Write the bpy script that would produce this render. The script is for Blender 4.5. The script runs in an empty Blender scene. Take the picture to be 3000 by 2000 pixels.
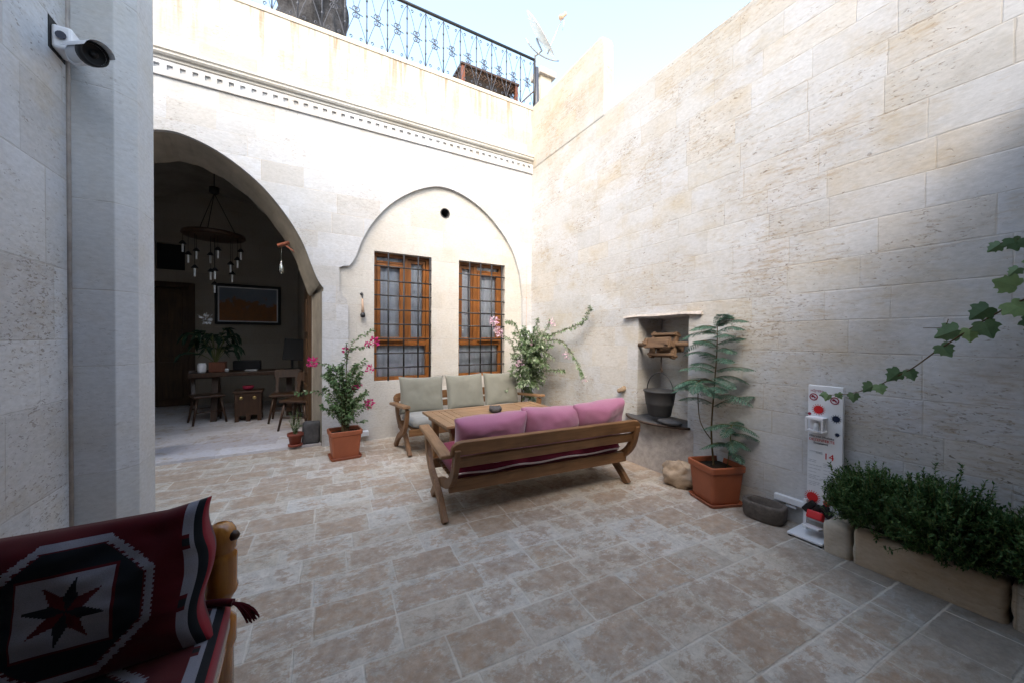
import bpy, bmesh, math, random
from mathutils import Vector, Matrix, noise, geometry
R=random.Random(7)
rad=math.radians
S=bpy.context.scene
COL=S.collection
sin,cos,pi=math.sin,math.cos,math.pi
# ------------------------------------------------------------------ materials
class NT:
    def __init__(s,name,rough=.8,spec=.3):
        s.m=bpy.data.materials.new(name); s.m.use_nodes=True
        s.t=s.m.node_tree; s.b=s.t.nodes['Principled BSDF']
        s.b.inputs['Roughness'].default_value=rough
        s.b.inputs['Specular IOR Level'].default_value=spec
    def n(s,typ,**k):
        x=s.t.nodes.new(typ)
        for a,b in k.items():
            if a.startswith('i_'):
                x.inputs[int(a[2:])].default_value=b
            else: setattr(x,a,b)
        return x
    def l(s,a,b): s.t.links.new(a,b)
    def set(s,sock,v):
        if isinstance(v,(int,float)): sock.default_value=v
        elif isinstance(v,(tuple,list)): sock.default_value=tuple(v) if len(v)==len(sock.default_value) else (*v,1)
        else: s.l(v,sock)
    def math(s,op,a,b=0.,c=None):
        x=s.n('ShaderNodeMath',operation=op)
        s.set(x.inputs[0],a); s.set(x.inputs[1],b)
        if c is not None: s.set(x.inputs[2],c)
        return x.outputs[0]
    def mix(s,f,a,b,typ='MIX'):
        x=s.n('ShaderNodeMix',data_type='RGBA',blend_type=typ)
        s.set(x.inputs[0],f); s.set(x.inputs[6],a); s.set(x.inputs[7],b)
        return x.outputs[2]
    def ramp(s,f,stops,interp='LINEAR'):
        x=s.n('ShaderNodeValToRGB'); e=x.color_ramp.elements; x.color_ramp.interpolation=interp
        while len(e)<len(stops): e.new(.5)
        for i,(p,c) in enumerate(stops):
            e[i].position=p; e[i].color=(c,c,c,1) if isinstance(c,(int,float)) else (*c,1)
        s.l(f,x.inputs[0]); return x.outputs[0]
    def mr(s,v,a,b,c,d):
        x=s.n('ShaderNodeMapRange'); s.set(x.inputs[0],v)
        for i,q in enumerate((a,b,c,d)): x.inputs[i+1].default_value=q
        return x.outputs[0]
    def noise(s,vec,scale,detail=4,rough=.55,dist=0):
        x=s.n('ShaderNodeTexNoise'); s.l(vec,x.inputs['Vector'])
        x.inputs['Scale'].default_value=scale; x.inputs['Detail'].default_value=detail
        x.inputs['Roughness'].default_value=rough; x.inputs['Distortion'].default_value=dist
        return x.outputs[0]
    def mapping(s,vec,scale=(1,1,1),rot=(0,0,0),loc=(0,0,0)):
        x=s.n('ShaderNodeMapping'); s.l(vec,x.inputs[0]); x.inputs[1].default_value=loc
        x.inputs[2].default_value=rot; x.inputs[3].default_value=scale; return x.outputs[0]
    def pos(s): return s.n('ShaderNodeNewGeometry').outputs['Position']
    def obj(s): return s.n('ShaderNodeTexCoord').outputs['Object']
    def sep(s,v):
        x=s.n('ShaderNodeSeparateXYZ'); s.l(v,x.inputs[0]); return x.outputs
    def bump(s,h,strength=.3,dist=.01):
        x=s.n('ShaderNodeBump'); x.inputs['Strength'].default_value=strength; x.inputs['Distance'].default_value=dist
        s.l(h,x.inputs['Height']); s.l(x.outputs[0],s.b.inputs['Normal'])
    def col(s,c): s.set(s.b.inputs['Base Color'],c)

def ashlar(name,u,v,rowh,blockw,cols,joint,pit=.5,rotz=0,floor=False,drips_bounce=False,jw=.006,pitc=(.16,.115,.075),off=0,grime=.12):
    m=NT(name,.85,.2); p=m.pos()
    wob=m.noise(p,3.,3)
    pp=m.mapping(p,rot=(0,0,rotz)) if rotz else p
    sx=m.sep(pp); U=sx['XYZ'.index(u)]; V=sx['XYZ'.index(v)]
    V=m.math('ADD',V,m.math('MULTIPLY',m.math('SUBTRACT',wob,.5),.012))
    V=m.math('ADD',V,off)
    def vor(w,feat,rnd):
        x=m.n('ShaderNodeTexVoronoi',voronoi_dimensions='1D',feature=feat)
        m.set(x.inputs['W'],w); x.inputs['Scale'].default_value=1; x.inputs['Randomness'].default_value=rnd
        return x
    W1=m.math('DIVIDE',V,rowh)
    r1=vor(W1,'F1',.45); e1=vor(W1,'DISTANCE_TO_EDGE',.45)
    rowrnd=m.sep(r1.outputs['Color'])[0]
    W2=m.math('ADD',m.math('DIVIDE',m.math('ADD',U,m.math('MULTIPLY',m.math('SUBTRACT',wob,.5),.015)),blockw),m.math('MULTIPLY',rowrnd,91.7))
    r2=vor(W2,'F1',.75); e2=vor(W2,'DISTANCE_TO_EDGE',.75)
    c=m.sep(r2.outputs['Color'])
    d=m.math('MINIMUM',m.math('MULTIPLY',e1.outputs['Distance'],rowh),m.math('MULTIPLY',e2.outputs['Distance'],blockw))
    jn=m.noise(p,9,2)
    jwn=m.math('MULTIPLY',m.mr(jn,.3,.7,.3,1.5),jw)
    jm=m.n('ShaderNodeMapRange'); m.l(d,jm.inputs[0]); m.l(m.math('MULTIPLY',jwn,.4),jm.inputs[1]); m.l(jwn,jm.inputs[2]); jm.inputs[3].default_value=1; jm.inputs[4].default_value=0
    J=jm.outputs[0]
    n=len(cols)
    base=m.ramp(c[0],[((i)/n,q) for i,q in enumerate(cols)],'CONSTANT')
    # per-block value shift
    base=m.mix(1,base,m.ramp(c[1],[(0,.95 if not floor else .91),(1,1.03)]),'MULTIPLY')
    cl=m.noise(p,2.3,5,.6)
    base=m.mix(m.mr(cl,.35,.75,0,.5),base,m.mix(1,base,(.9,.84,.74),'MULTIPLY'))
    fine=m.noise(m.mapping(p,scale=(1,1,2.2) if not floor else (1,1,1)),26,6,.65)
    base=m.mix(1,base,m.ramp(fine,[(.3,.86),(.7,1.06)]),'MULTIPLY')
    h=m.math('MULTIPLY',fine,.35)
    if floor:
        # worn terracotta patches in the middle of each slab, pale limestone round them
        w=m.math('ADD',m.math('MULTIPLY',m.noise(p,6,8,.75,.5),.5),m.math('MULTIPLY',m.noise(m.mapping(p,scale=(.75,1.4,1),rot=(0,0,.5)),21,8,.8,.5),.5)); big=m.noise(p,1.1,3)
        k=m.math('ADD',w,m.math('MULTIPLY',m.math('SUBTRACT',m.math('MINIMUM',d,.08),.045),1.0))
        k=m.math('ADD',k,m.math('MULTIPLY',m.math('SUBTRACT',c[2],.5),.10))
        k=m.math('ADD',k,m.math('MULTIPLY',m.math('SUBTRACT',big,.5),.35))
        mask=m.ramp(k,[(.46,0),(.485,.5),(.52,1)])
        # bigger grey slabs along the planter
        g=m.math('ADD',sx[0],m.math('MULTIPLY',sx[1],-.62))
        gm=m.mr(m.math('ADD',g,m.math('MULTIPLY',big,.9)),2.15,2.85,0,1)
        pc=m.mix(m.math('MULTIPLY',gm,.8),m.mix(c[1],(.40,.265,.17),(.32,.225,.16)),(.20,.185,.16))
        pale=m.mix(gm,base,m.mix(1,base,(.58,.62,.66),'MULTIPLY'))
        pc=m.mix(m.mr(m.noise(p,19,5,.7),.35,.65,0,.55),pc,pale); base=m.mix(m.math('MULTIPLY',mask,.85),pale,pc)
        sp=m.noise(p,38,4,.7)
        base=m.mix(m.mr(sp,.58,.72,0,.5),base,(.20,.15,.11)); base=m.mix(1,base,m.ramp(m.noise(p,11,9,.82),[(.32,.72),(.68,1.16)]),'MULTIPLY')
        dk=m.noise(m.mapping(p,scale=(1,2.2,1)),3.1,6,.7,1.2)
        base=m.mix(m.mr(dk,.6,.72,0,.45),base,(.22,.20,.19))
        h=m.math('ADD',h,m.math('MULTIPLY',m.noise(p,7,8,.75),1.3))
        m.set(m.b.inputs['Roughness'],m.mr(w,.3,.7,.62,.82))
        base=m.mix(m.math('MULTIPLY',J,m.mr(m.noise(p,2.7,4,.6),.35,.65,.1,.7)),base,joint)
    else:
        st=m.mapping(p,scale=(1,1,2.6))
        pn=m.noise(st,34,5,.6,.6); area=m.noise(p,1.5,4,.65)
        lim=m.math('ADD',pn,m.math('MULTIPLY',m.math('SUBTRACT',m.math('ADD',area,m.math('MULTIPLY',c[2],.12)),.52),.40))
        pm=m.mr(lim,.635,.70,0,pit)
        base=m.mix(pm,base,pitc)
        st2=m.noise(m.mapping(p,scale=(1,1,5)),9,5,.65)
        base=m.mix(m.mr(m.math('MULTIPLY',st2,m.math('ADD',area,.45)),.5,.72,0,grime*3),base,(.36,.29,.21))
        sk=m.noise(m.mapping(p,scale=(1,1,1.7),loc=(3,5,2)),19,2,.5,.4); skm=m.math('MULTIPLY',m.mr(sk,.70,.735,0,pit*1.1),m.mr(area,.42,.55,0,1))
        base=m.mix(skm,base,pitc); pm=m.math('MAXIMUM',pm,skm)
        h=m.math('SUBTRACT',h,m.math('MULTIPLY',pm,1.3))
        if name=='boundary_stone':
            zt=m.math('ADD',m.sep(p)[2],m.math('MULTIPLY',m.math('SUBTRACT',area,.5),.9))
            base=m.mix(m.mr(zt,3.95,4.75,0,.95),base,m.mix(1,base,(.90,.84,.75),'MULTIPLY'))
        if drips_bounce:
            dn=m.noise(m.mapping(p,scale=(14,14,.9)),1.,5,.6)
            z=m.sep(p)[2]
            zz=m.mr(z,4.75,5.6,0,1)
            base=m.mix(m.math('MULTIPLY',m.mr(dn,.5,.66,0,.75),zz),base,(.22,.14,.07))
            base=m.mix(m.mr(z,4.70,4.78,0,.75),base,m.mix(1,base,(.95,.86,.72),'MULTIPLY'))  # sunlit bounce put into the colour: warmer stone above the cornice
        base=m.mix(m.math('MULTIPLY',J,m.mr(m.noise(p,2.1,3),.38,.66,.04,.5)),base,joint)
        oc=m.noise(m.mapping(p,scale=(1,1,1.6),loc=(7,3,1)),1.7,6,.68)
        base=m.mix(m.mr(oc,.50,.70,0,.55 if pit>.5 else .2),base,m.mix(1,base,(.86,.72,.50),'MULTIPLY'))
        ob=m.noise(m.mapping(p,scale=(1,1,1.4),loc=(1,9,4)),3.3,6,.7)
        base=m.mix(m.mr(ob,.52,.72,0,.42 if pit>.5 else .25),base,m.mix(1,base,(.74,.73,.72),'MULTIPLY'))
    h=m.math('SUBTRACT',h,m.math('MULTIPLY',J,1.0 if floor else .45))
    h=m.math('ADD',h,m.math('MULTIPLY',c[2],.5 if floor else .25))
    m.col(base); m.bump(h,.55,.006)
    return m.m

def plain(name,c,rough=.6,spec=.4,metal=0,var=.12,scale=12,bump=.0,coat=0,sheen=0):
    m=NT(name,rough,spec); o=m.obj(); f=m.noise(o,scale,5,.6)
    m.col(m.mix(1,c,m.ramp(f,[(.25,1-var),(.75,1+var*.6)]),'MULTIPLY'))
    m.b.inputs['Metallic'].default_value=metal
    if coat: m.b.inputs['Coat Weight'].default_value=coat
    if sheen:
        m.b.inputs['Sheen Weight'].default_value=sheen; m.b.inputs['Sheen Roughness'].default_value=.4
    if bump: m.bump(f,bump,.01)
    return m.m
def wood(name,c1,c2,axis='x',rough=.55,scale=1.,coat=0,spec=.35):
    m=NT(name,rough,spec); o=m.obj()
    s={'x':(1.2,14,14),'y':(14,1.2,14),'z':(14,14,1.2)}[axis]; s=tuple(q*scale for q in s)
    mp=m.mapping(o,scale=s); f=m.noise(mp,2.2,6,.62,.7); g=m.noise(o,3.5,3)
    c=m.mix(m.ramp(f,[(.3,0),(.72,1)]),c1,c2)
    c=m.mix(1,c,m.ramp(g,[(.25,.72),(.75,1.2)]),'MULTIPLY')
    m.col(c); m.bump(f,.25,.004)
    if coat: m.b.inputs['Coat Weight'].default_value=coat
    return m.m
def fabric(name,c,scale=260,sheen=.3,var=.1):
    m=NT(name,.95,.1); o=m.obj(); f=m.noise(o,scale,2,.5); g=m.noise(o,7,4)
    cc=m.mix(1,c,m.ramp(f,[(.3,1-var),(.7,1+var)]),'MULTIPLY')
    cc=m.mix(1,cc,m.ramp(g,[(.3,.95),(.7,1.04)]),'MULTIPLY')
    m.col(cc); m.b.inputs['Sheen Weight'].default_value=sheen
    h=m.math('ADD',m.math('MULTIPLY',f,.25),g); m.bump(h,.12,.012); return m.m
def leafm(name,c1,c2,c3=None,tr=.25,rough=.5):
    m=NT(name,rough,.35); o=m.obj(); g=m.n('ShaderNodeNewGeometry')
    rnd=g.outputs['Random Per Island']
    st=[(0,c1),(.6,c2)]+([(1,c3)] if c3 else [])
    c=m.ramp(rnd,st); m.col(m.mix(1,c,m.ramp(m.noise(o,30,2),[(.3,.8),(.7,1.15)]),'MULTIPLY'))
    t=m.n('ShaderNodeBsdfTranslucent'); m.l(c,t.inputs[0]); x=m.n('ShaderNodeMixShader'); x.inputs[0].default_value=tr
    out=m.t.nodes['Material Output']; m.l(m.b.outputs[0],x.inputs[1]); m.l(t.outputs[0],x.inputs[2]); m.l(x.outputs[0],out.inputs[0])
    return m.m
def glassm(name,tint=(.9,.95,1),gl=.12):
    m=NT(name); tr=m.n('ShaderNodeBsdfTransparent'); tr.inputs[0].default_value=(*tint,1)
    g=m.n('ShaderNodeBsdfGlossy'); g.inputs['Roughness'].default_value=.03
    fr=m.n('ShaderNodeFresnel'); fr.inputs[0].default_value=1.5
    x=m.n('ShaderNodeMixShader'); m.l(m.math('ADD',fr.outputs[0],gl),x.inputs[0]); m.l(tr.outputs[0],x.inputs[1]); m.l(g.outputs[0],x.inputs[2])
    m.l(x.outputs[0],m.t.nodes['Material Output'].inputs[0]); return m.m

CREAM=[(0.514,0.522,0.546),(0.543,0.557,0.587),(0.500,0.497,0.500),(0.548,0.561,0.592),(0.524,0.532,0.551),(0.533,0.542,0.567),(0.509,0.502,0.500)]
M={}
M['facade']=ashlar('facade_stone','X','Z',.25,.52,CREAM,(.55,.47,.37),.3,drips_bounce=True,jw=.005,grime=.03)
M['facade_in']=ashlar('panel_stone','X','Z',.25,.52,[(0.559,0.544,0.520),(0.568,0.554,0.530),(0.549,0.530,0.500),(0.568,0.559,0.541)],(0.546,0.475,0.378),.25,jw=.004,grime=.04)
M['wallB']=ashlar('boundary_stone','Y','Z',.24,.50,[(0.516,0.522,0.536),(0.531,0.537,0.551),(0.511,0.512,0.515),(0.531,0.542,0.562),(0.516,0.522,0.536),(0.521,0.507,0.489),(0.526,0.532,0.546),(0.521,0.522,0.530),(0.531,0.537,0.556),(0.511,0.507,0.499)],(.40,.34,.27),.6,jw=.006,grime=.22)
M['endstone']=ashlar('raised_end_stone','Y','Z',.24,.50,[(.48,.45,.405),(.49,.46,.42),(.47,.435,.385)],(.36,.31,.25),.5,jw=.005,grime=.15)
M['pier']=ashlar('pier_stone','Y','Z',.40,.5,[(.50,.51,.53),(.54,.55,.57),(.49,.49,.50),(.55,.56,.58)],(0.357,0.323,0.272),.55,jw=.006,grime=.12)
M['pilaster']=ashlar('pilaster_stone','X','Z',.53,9.,[(.54,.55,.57),(.55,.56,.58),(.53,.54,.55)],(0.340,0.289,0.238),.2,jw=.004,grime=.05,off=.2)
M['floor']=ashlar('paving_stone','X','Y',.262,.40,[(.585,.53,.455),(.61,.565,.50),(.54,.475,.40),(.63,.585,.525)],(.66,.61,.53),0,rotz=rad(3.5),floor=True,jw=.009)
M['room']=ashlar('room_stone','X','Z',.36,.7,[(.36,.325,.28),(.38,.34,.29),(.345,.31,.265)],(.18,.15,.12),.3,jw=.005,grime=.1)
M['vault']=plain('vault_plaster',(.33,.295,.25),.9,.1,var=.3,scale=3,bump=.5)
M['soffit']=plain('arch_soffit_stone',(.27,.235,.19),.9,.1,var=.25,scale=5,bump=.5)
M['rfloor']=ashlar('room_marble','X','Y',.4,.6,[(.52,.51,.54),(.58,.57,.60),(.49,.47,.50)],(.40,.37,.35),0,rotz=rad(3.5),jw=.006,grime=.35,pitc=(.3,.25,.2))
M['kerb']=ashlar('kerb_stone','Y','Z',.9,.64,[(.48,.41,.33),(.50,.45,.38),(.45,.37,.28)],(0.160,0.136,0.096),.6,jw=.008,grime=.4,off=.3)
M['teak']=wood('teak',(.24,.125,.055),(.13,.062,.026),'x',.5)
M['teakz']=wood('teak_upright',(.23,.12,.055),(.13,.062,.026),'z',.5)
M['teaky']=wood('teak_arm',(.30,.175,.09),(.18,.095,.045),'y',.5)
M['teakt']=wood('teak_table',(.33,.21,.12),(.21,.12,.062),'x',.5)
M['winwood']=wood('window_wood',(.30,.115,.026),(.17,.058,.014),'z',.45,coat=.1)
M['darkwood']=wood('dark_wood',(.07,.035,.018),(.03,.014,.008),'z',.4)
M['doorwood']=wood('door_wood',(.085,.045,.02),(.04,.02,.01),'z',.5)
M['redwood']=wood('red_wood',(.20,.065,.032),(.11,.033,.015),'z',.5)
M['lampwood']=wood('reddish_wood',(.36,.13,.08),(.24,.07,.04),'z',.5)
M['oldwood']=wood('weathered_wood',(.19,.12,.072),(.09,.052,.03),'y',.85)
M['iron']=plain('black_iron',(.016,.016,.019),.45,.5,var=.2)
M['ironblue']=plain('painted_iron',(.035,.04,.06),.45,.5,var=.2)
M['curtain']=fabric('sheer_curtain',(.74,.80,.90),80,.1)
M['glass']=glassm('window_glass',(1,1,1),.03)
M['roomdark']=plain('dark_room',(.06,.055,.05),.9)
M['grey']=fabric('grey_fabric',(.195,.195,.165),300)
M['greyseat']=fabric('grey_seat_fabric',(.25,.255,.25),300)
M['pink']=fabric('mauve_fabric',(.33,.125,.20),300,.5)
M['maroon']=fabric('maroon_fabric',(.15,.014,.035),300,.2)
M['piping']=plain('pale_piping',(.62,.52,.52),.9)
M['terra']=plain('terracotta_plastic',(.31,.09,.04),.5,.4,var=.15,scale=6,bump=.08)
M['terrad']=plain('dark_terracotta',(.20,.05,.03),.6,.3)
M['soil']=plain('soil',(.035,.024,.017),.95,.1,var=.5,scale=40,bump=.8)
M['stem']=plain('plant_stem',(.10,.07,.035),.8,.2)
M['stemg']=plain('green_stem',(.13,.14,.05),.7,.2)
M['leafb']=leafm('bougainvillea_leaf',(.06,.12,.04),(.15,.24,.10),(.32,.40,.24))
M['leafp']=leafm('pale_leaf',(.08,.15,.05),(.20,.28,.15),(.42,.47,.36))
M['fern']=leafm('feathery_leaf',(.035,.095,.06),(.08,.17,.12),(.16,.27,.20))
M['leafr']=leafm('shrub_leaf',(.02,.065,.016),(.055,.13,.035),(.17,.27,.10),.35)
M['vine']=leafm('vine_leaf',(.07,.13,.06),(.15,.24,.12),(.26,.38,.16),.4)
M['magenta']=leafm('magenta_bract',(.50,.008,.12),(.70,.03,.24),(.62,.02,.20))
M['pinkf']=leafm('pink_bract',(.70,.40,.58),(.82,.62,.74),(.80,.70,.66))
M['houseleaf']=leafm('house_plant_leaf',(.01,.03,.015),(.02,.05,.025),(.04,.07,.04),.1)
M['darkstone']=plain('basalt',(.075,.073,.075),.75,.3,var=.35,scale=20,bump=.5)
M['trough']=plain('carved_grey_stone',(.115,.098,.085),.85,.2,var=.35,scale=25,bump=.6)
M['rock']=plain('limestone_rock',(.46,.35,.25),.9,.15,var=.45,scale=9,bump=1.)
M['corbel']=plain('brown_stone',(.27,.20,.135),.9,.15,var=.4,scale=14,bump=.8)
M['capstone']=plain('cap_stone',(.44,.40,.37),.9,.15,var=.3,scale=14,bump=.7)
M['white']=plain('white_paint',(.66,.68,.71),.35,.5,var=.04)
M['whitep']=plain('white_plastic',(.74,.74,.76),.4,.5,var=.05)
M['clear']=plain('frosted_plastic',(.62,.63,.64),.3,.5)
M['blackp']=plain('black_plastic',(.012,.012,.013),.55,.3)
M['navy']=plain('navy_print',(.012,.02,.05),.5,.3)
M['red']=plain('red_print',(.52,.012,.015),.45,.4)
M['maroonp']=plain('dark_red_print',(.28,.02,.05),.5,.3)
M['greyp']=plain('grey_print',(.40,.42,.46),.5,.3)
M['rubber']=plain('bucket_rubber',(.045,.045,.048),.6,.35,var=.3)
M['steel']=plain('steel',(.45,.45,.46),.4,.5,metal=.8)
M['rust']=plain('rusty_iron',(.055,.035,.025),.7,.3,var=.4,scale=20,bump=.3)
M['tarp']=fabric('tarpaulin',(.05,.05,.056),40,.1,.3)
M['varn']=wood('varnished_wood',(.55,.24,.045),(.30,.10,.015),'z',.22,coat=.6)
M['kred']=fabric('kilim_red',(.06,.002,.005),700,.15,.25)
M['kdark']=fabric('kilim_black',(.009,.011,.014),700,.1,.25)
M['kwhite']=fabric('kilim_white',(.20,.20,.235),700,.1,.2)
M['kedge']=fabric('kilim_red_cord',(.20,.006,.015),700,.2,.2)
M['beige']=fabric('beige_ticking',(.30,.22,.17),300)
M['brass']=plain('brass',(.55,.40,.16),.35,.5,metal=.8)
M['tube']=plain('frosted_glass_tube',(.85,.86,.88),.08,.8)
M['tube2']=glassm('bottle_glass',(.85,.88,.8),.25)
M['copper']=plain('aged_terracotta_pipe',(.52,.36,.26),.7,.3)
M['coping']=plain('coping_stone',(.56,.50,.42),.85,.2,var=.2,scale=4,bump=.3)
m=NT('painted_canvas',.6,.3); o=m.obj(); s_=m.sep(o); hN=m.noise(o,4.2,5,.6)
k_=m.math('ADD',s_[2],m.math('MULTIPLY',m.math('SUBTRACT',hN,.5),.9))
a_=m.mix(m.noise(o,9,5,.7),(.42,.14,.03),(.10,.07,.04)); b_=m.mix(m.noise(o,3,4),(.13,.17,.22),(.24,.26,.30))
m.col(m.mix(m.mr(k_,.02,.12,0,1),a_,b_)); M['canvas']=m.m

# ------------------------------------------------------------------ mesh helper
class MB:
    def __init__(s): s.v=[]; s.f=[]; s.mi=[]; s.sm=[]; s.cur=0
    def add(s,vs,fs,smooth=False):
        o=len(s.v); s.v+= [Vector(v) for v in vs]
        for f in fs: s.f.append([i+o for i in f]); s.mi.append(s.cur); s.sm.append(smooth)
        return s
    def box(s,c,d,rot=None,taper=None):
        c=Vector(c); h=[q/2 for q in d]; vs=[]
        for z in (-1,1):
            t=1 if (z<0 or not taper) else taper
            for x,y in ((-1,-1),(1,-1),(1,1),(-1,1)):
                v=Vector((x*h[0]*t,y*h[1]*t,z*h[2]))
                if rot is not None: v=rot@v
                vs.append(c+v)
        return s.add(vs,[(3,2,1,0),(4,5,6,7),(0,1,5,4),(1,2,6,5),(2,3,7,6),(3,0,4,7)])
    def bb(s,a,b): # box from min/max
        return s.box([(a[i]+b[i])/2 for i in range(3)],[abs(b[i]-a[i]) for i in range(3)])
    def tube(s,pts,r,n=8,cap=True,flat=None):
        pts=[Vector(p) for p in pts]; rr=r if isinstance(r,(list,tuple)) else [r]*len(pts)
        up=None; rings=[]
        for i,p in enumerate(pts):
            t=(pts[min(i+1,len(pts)-1)]-pts[max(i-1,0)]).normalized()
            if up is None:
                up=Vector((0,0,1)) if abs(t.z)<.9 else Vector((1,0,0))
            a=t.cross(up)
            if a.length<1e-5: a=t.orthogonal()
            a.normalize(); b=a.cross(t).normalized(); up=b
            rings.append([p+a*cos(2*pi*k/n)*rr[i]+b*sin(2*pi*k/n)*rr[i]*(flat or 1) for k in range(n)])
        vs=[v for g in rings for v in g]; fs=[]
        for i in range(len(pts)-1):
            for k in range(n): fs.append((i*n+k,i*n+(k+1)%n,(i+1)*n+(k+1)%n,(i+1)*n+k))
        s.add(vs,fs,True)
        if cap: s.add(rings[0],[tuple(range(n))[::-1]]); s.add(rings[-1],[tuple(range(n))])
        return s
    def lathe(s,prof,c=(0,0,0),n=24,sx=1,sy=1,mat=None):
        c=Vector(c); vs=[]; fs=[]
        for r,z in prof:
            for k in range(n):
                v=Vector((r*sx*cos(2*pi*k/n),r*sy*sin(2*pi*k/n),z))
                vs.append(c+(mat@v if mat is not None else v))
        for i in range(len(prof)-1):
            for k in range(n): fs.append((i*n+k,i*n+(k+1)%n,(i+1)*n+(k+1)%n,(i+1)*n+k))
        s.add(vs,fs,True)
        if prof[0][0]>1e-4: s.add(vs[:n],[tuple(range(n))[::-1]])
        if prof[-1][0]>1e-4: s.add(vs[-n:],[tuple(range(n))])
        return s
    def prism(s,outer,holes,fn,d0,d1,back=True):
        """outer/holes: 2D loops; fn(a,b,d)->xyz ; front at d0, back at d1"""
        loops=[outer]+list(holes); flat=[p for l in loops for p in l]
        tris=geometry.tessellate_polygon([[Vector((a,b,0)) for a,b in l] for l in loops])
        s.add([fn(a,b,d0) for a,b in flat],tris)
        if back: s.add([fn(a,b,d1) for a,b in flat],[t[::-1] for t in tris])
        for l in loops:
            n=len(l); vs=[fn(a,b,d0) for a,b in l]+[fn(a,b,d1) for a,b in l]
            s.add(vs,[(i,(i+1)%n,n+(i+1)%n,n+i) for i in range(n)])
        return s
    def leaf(s,p,d,up,L,W,fold=.25,droop=.0):
        d=d.normalized(); a=d.cross(up)
        if a.length<1e-4: a=d.orthogonal()
        a.normalize(); nrm=a.cross(d)
        m=p+d*L*.45; t=p+d*L-Vector((0,0,droop*L))
        s.add([p,m+a*W*.5+nrm*W*fold,t,m-a*W*.5+nrm*W*fold],[(0,1,2),(0,2,3)],False)
        return s
    def build(s,name,mat,parent=None,local=False,bevel=0,seg=2,smooth=False,norm=True):
        mats=mat if isinstance(mat,(list,tuple)) else [mat]
        off=Vector((0,0,0)); q=parent
        while q is not None and not local: off+=q.location; q=q.parent
        me=bpy.data.meshes.new(name); me.from_pydata([v-off for v in s.v],[],s.f)
        for mm in mats: me.materials.append(M[mm] if isinstance(mm,str) else mm)
        me.polygons.foreach_set('material_index',s.mi)
        me.polygons.foreach_set('use_smooth',[bool(smooth or x) for x in s.sm])
        if norm:
            b=bmesh.new(); b.from_mesh(me); bmesh.ops.remove_doubles(b,verts=b.verts,dist=1e-5)
            bmesh.ops.recalc_face_normals(b,faces=b.faces); b.to_mesh(me); b.free()
        me.update()
        o=bpy.data.objects.new(name,me); COL.objects.link(o); o.parent=parent
        if bevel:
            md=o.modifiers.new('bevel','BEVEL'); md.width=bevel; md.segments=seg; md.limit_method='ANGLE'; md.angle_limit=rad(35)
            md.harden_normals=False
        return o
def tag(o,label=None,cat=None,group=None,kind=None):
    if label: o['label']=label
    if cat: o['category']=cat
    if group: o['group']=group
    if kind: o['kind']=kind
    return o
def thing(name,label,cat,loc=(0,0,0),rz=0,group=None):
    o=bpy.data.objects.new(name,None); COL.objects.link(o); o.location=loc; o.rotation_euler=(0,0,rz)
    o.empty_display_size=.1
    return tag(o,label,cat,group)
def grid_surface(mb,fn,nu,nv,smooth=True,mfn=None):
    vs=[fn(i/nu,j/nv) for j in range(nv+1) for i in range(nu+1)]
    o=len(mb.v); mb.v+= [Vector(v) for v in vs]
    for j in range(nv):
        for i in range(nu):
            a=o+j*(nu+1)+i; mb.f.append([a,a+1,a+nu+2,a+nu+1]); mb.sm.append(smooth)
            mb.mi.append(mfn((i+.5)/nu,(j+.5)/nv) if mfn else mb.cur)
def cushion(mb,w,h,t,mat,c,seed=0,nu=28,nv=24,puff=3.2,mfn=None,wrk=.012,pinch=.05,boxy=0.):
    """puffy cushion: local u width, v height, n thickness; mat 3x3 rotation; c centre"""
    c=Vector(c)
    for side in (1,-1):
        def fn(u,v,side=side):
            a=2*u-1;b=2*v-1
            e=max(0,(1-abs(a)**puff))*max(0,(1-abs(b)**puff)); e=e**(.42-.2*boxy)
            k=1-pinch*(1-abs(a)**2)*abs(b)**6-pinch*(1-abs(b)**2)*abs(a)**6*1.0
            x=a*w/2*(1-pinch*(1-b*b)*abs(a)**4); z=b*h/2*(1-pinch*(1-a*a)*abs(b)**4)
            nz=noise.noise(Vector((a*1.7+seed,b*1.7,seed*3.1+side)))*wrk*e*2+noise.noise(Vector((a*5+seed,b*5,seed+side)))*wrk*.5*e
            y=side*(t/2*e+nz)
            return c+mat@Vector((x,y,z))
        grid_surface(mb,fn,nu,nv,True,mfn if side==-1 or mfn is None else None)
def Rz(a): return Matrix.Rotation(a,3,'Z')
def Rx(a): return Matrix.Rotation(a,3,'X')
def Ry(a): return Matrix.Rotation(a,3,'Y')
I3=Matrix.Identity(3)
def rv(s=1): return Vector((R.uniform(-1,1),R.uniform(-1,1),R.uniform(-1,1)))*s
def bez(p,n=12):
    p=[Vector(q) for q in p]; out=[]
    for i in range(n+1):
        t=i/n; q=p[:]
        while len(q)>1: q=[a.lerp(b,t) for a,b in zip(q,q[1:])]
        out.append(q[0])
    return out
def catmull(p,n=6):
    p=[Vector(q) for q in p]; P=[p[0]]+p+[p[-1]]; out=[]
    for i in range(1,len(P)-2):
        a,b,c,d=P[i-1:i+3]
        for k in range(n):
            t=k/n; out.append(.5*((2*b)+(c-a)*t+(2*a-5*b+4*c-d)*t*t+(3*b-a-3*c+d)*t**3))
    out.append(p[-1]); return out

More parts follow.
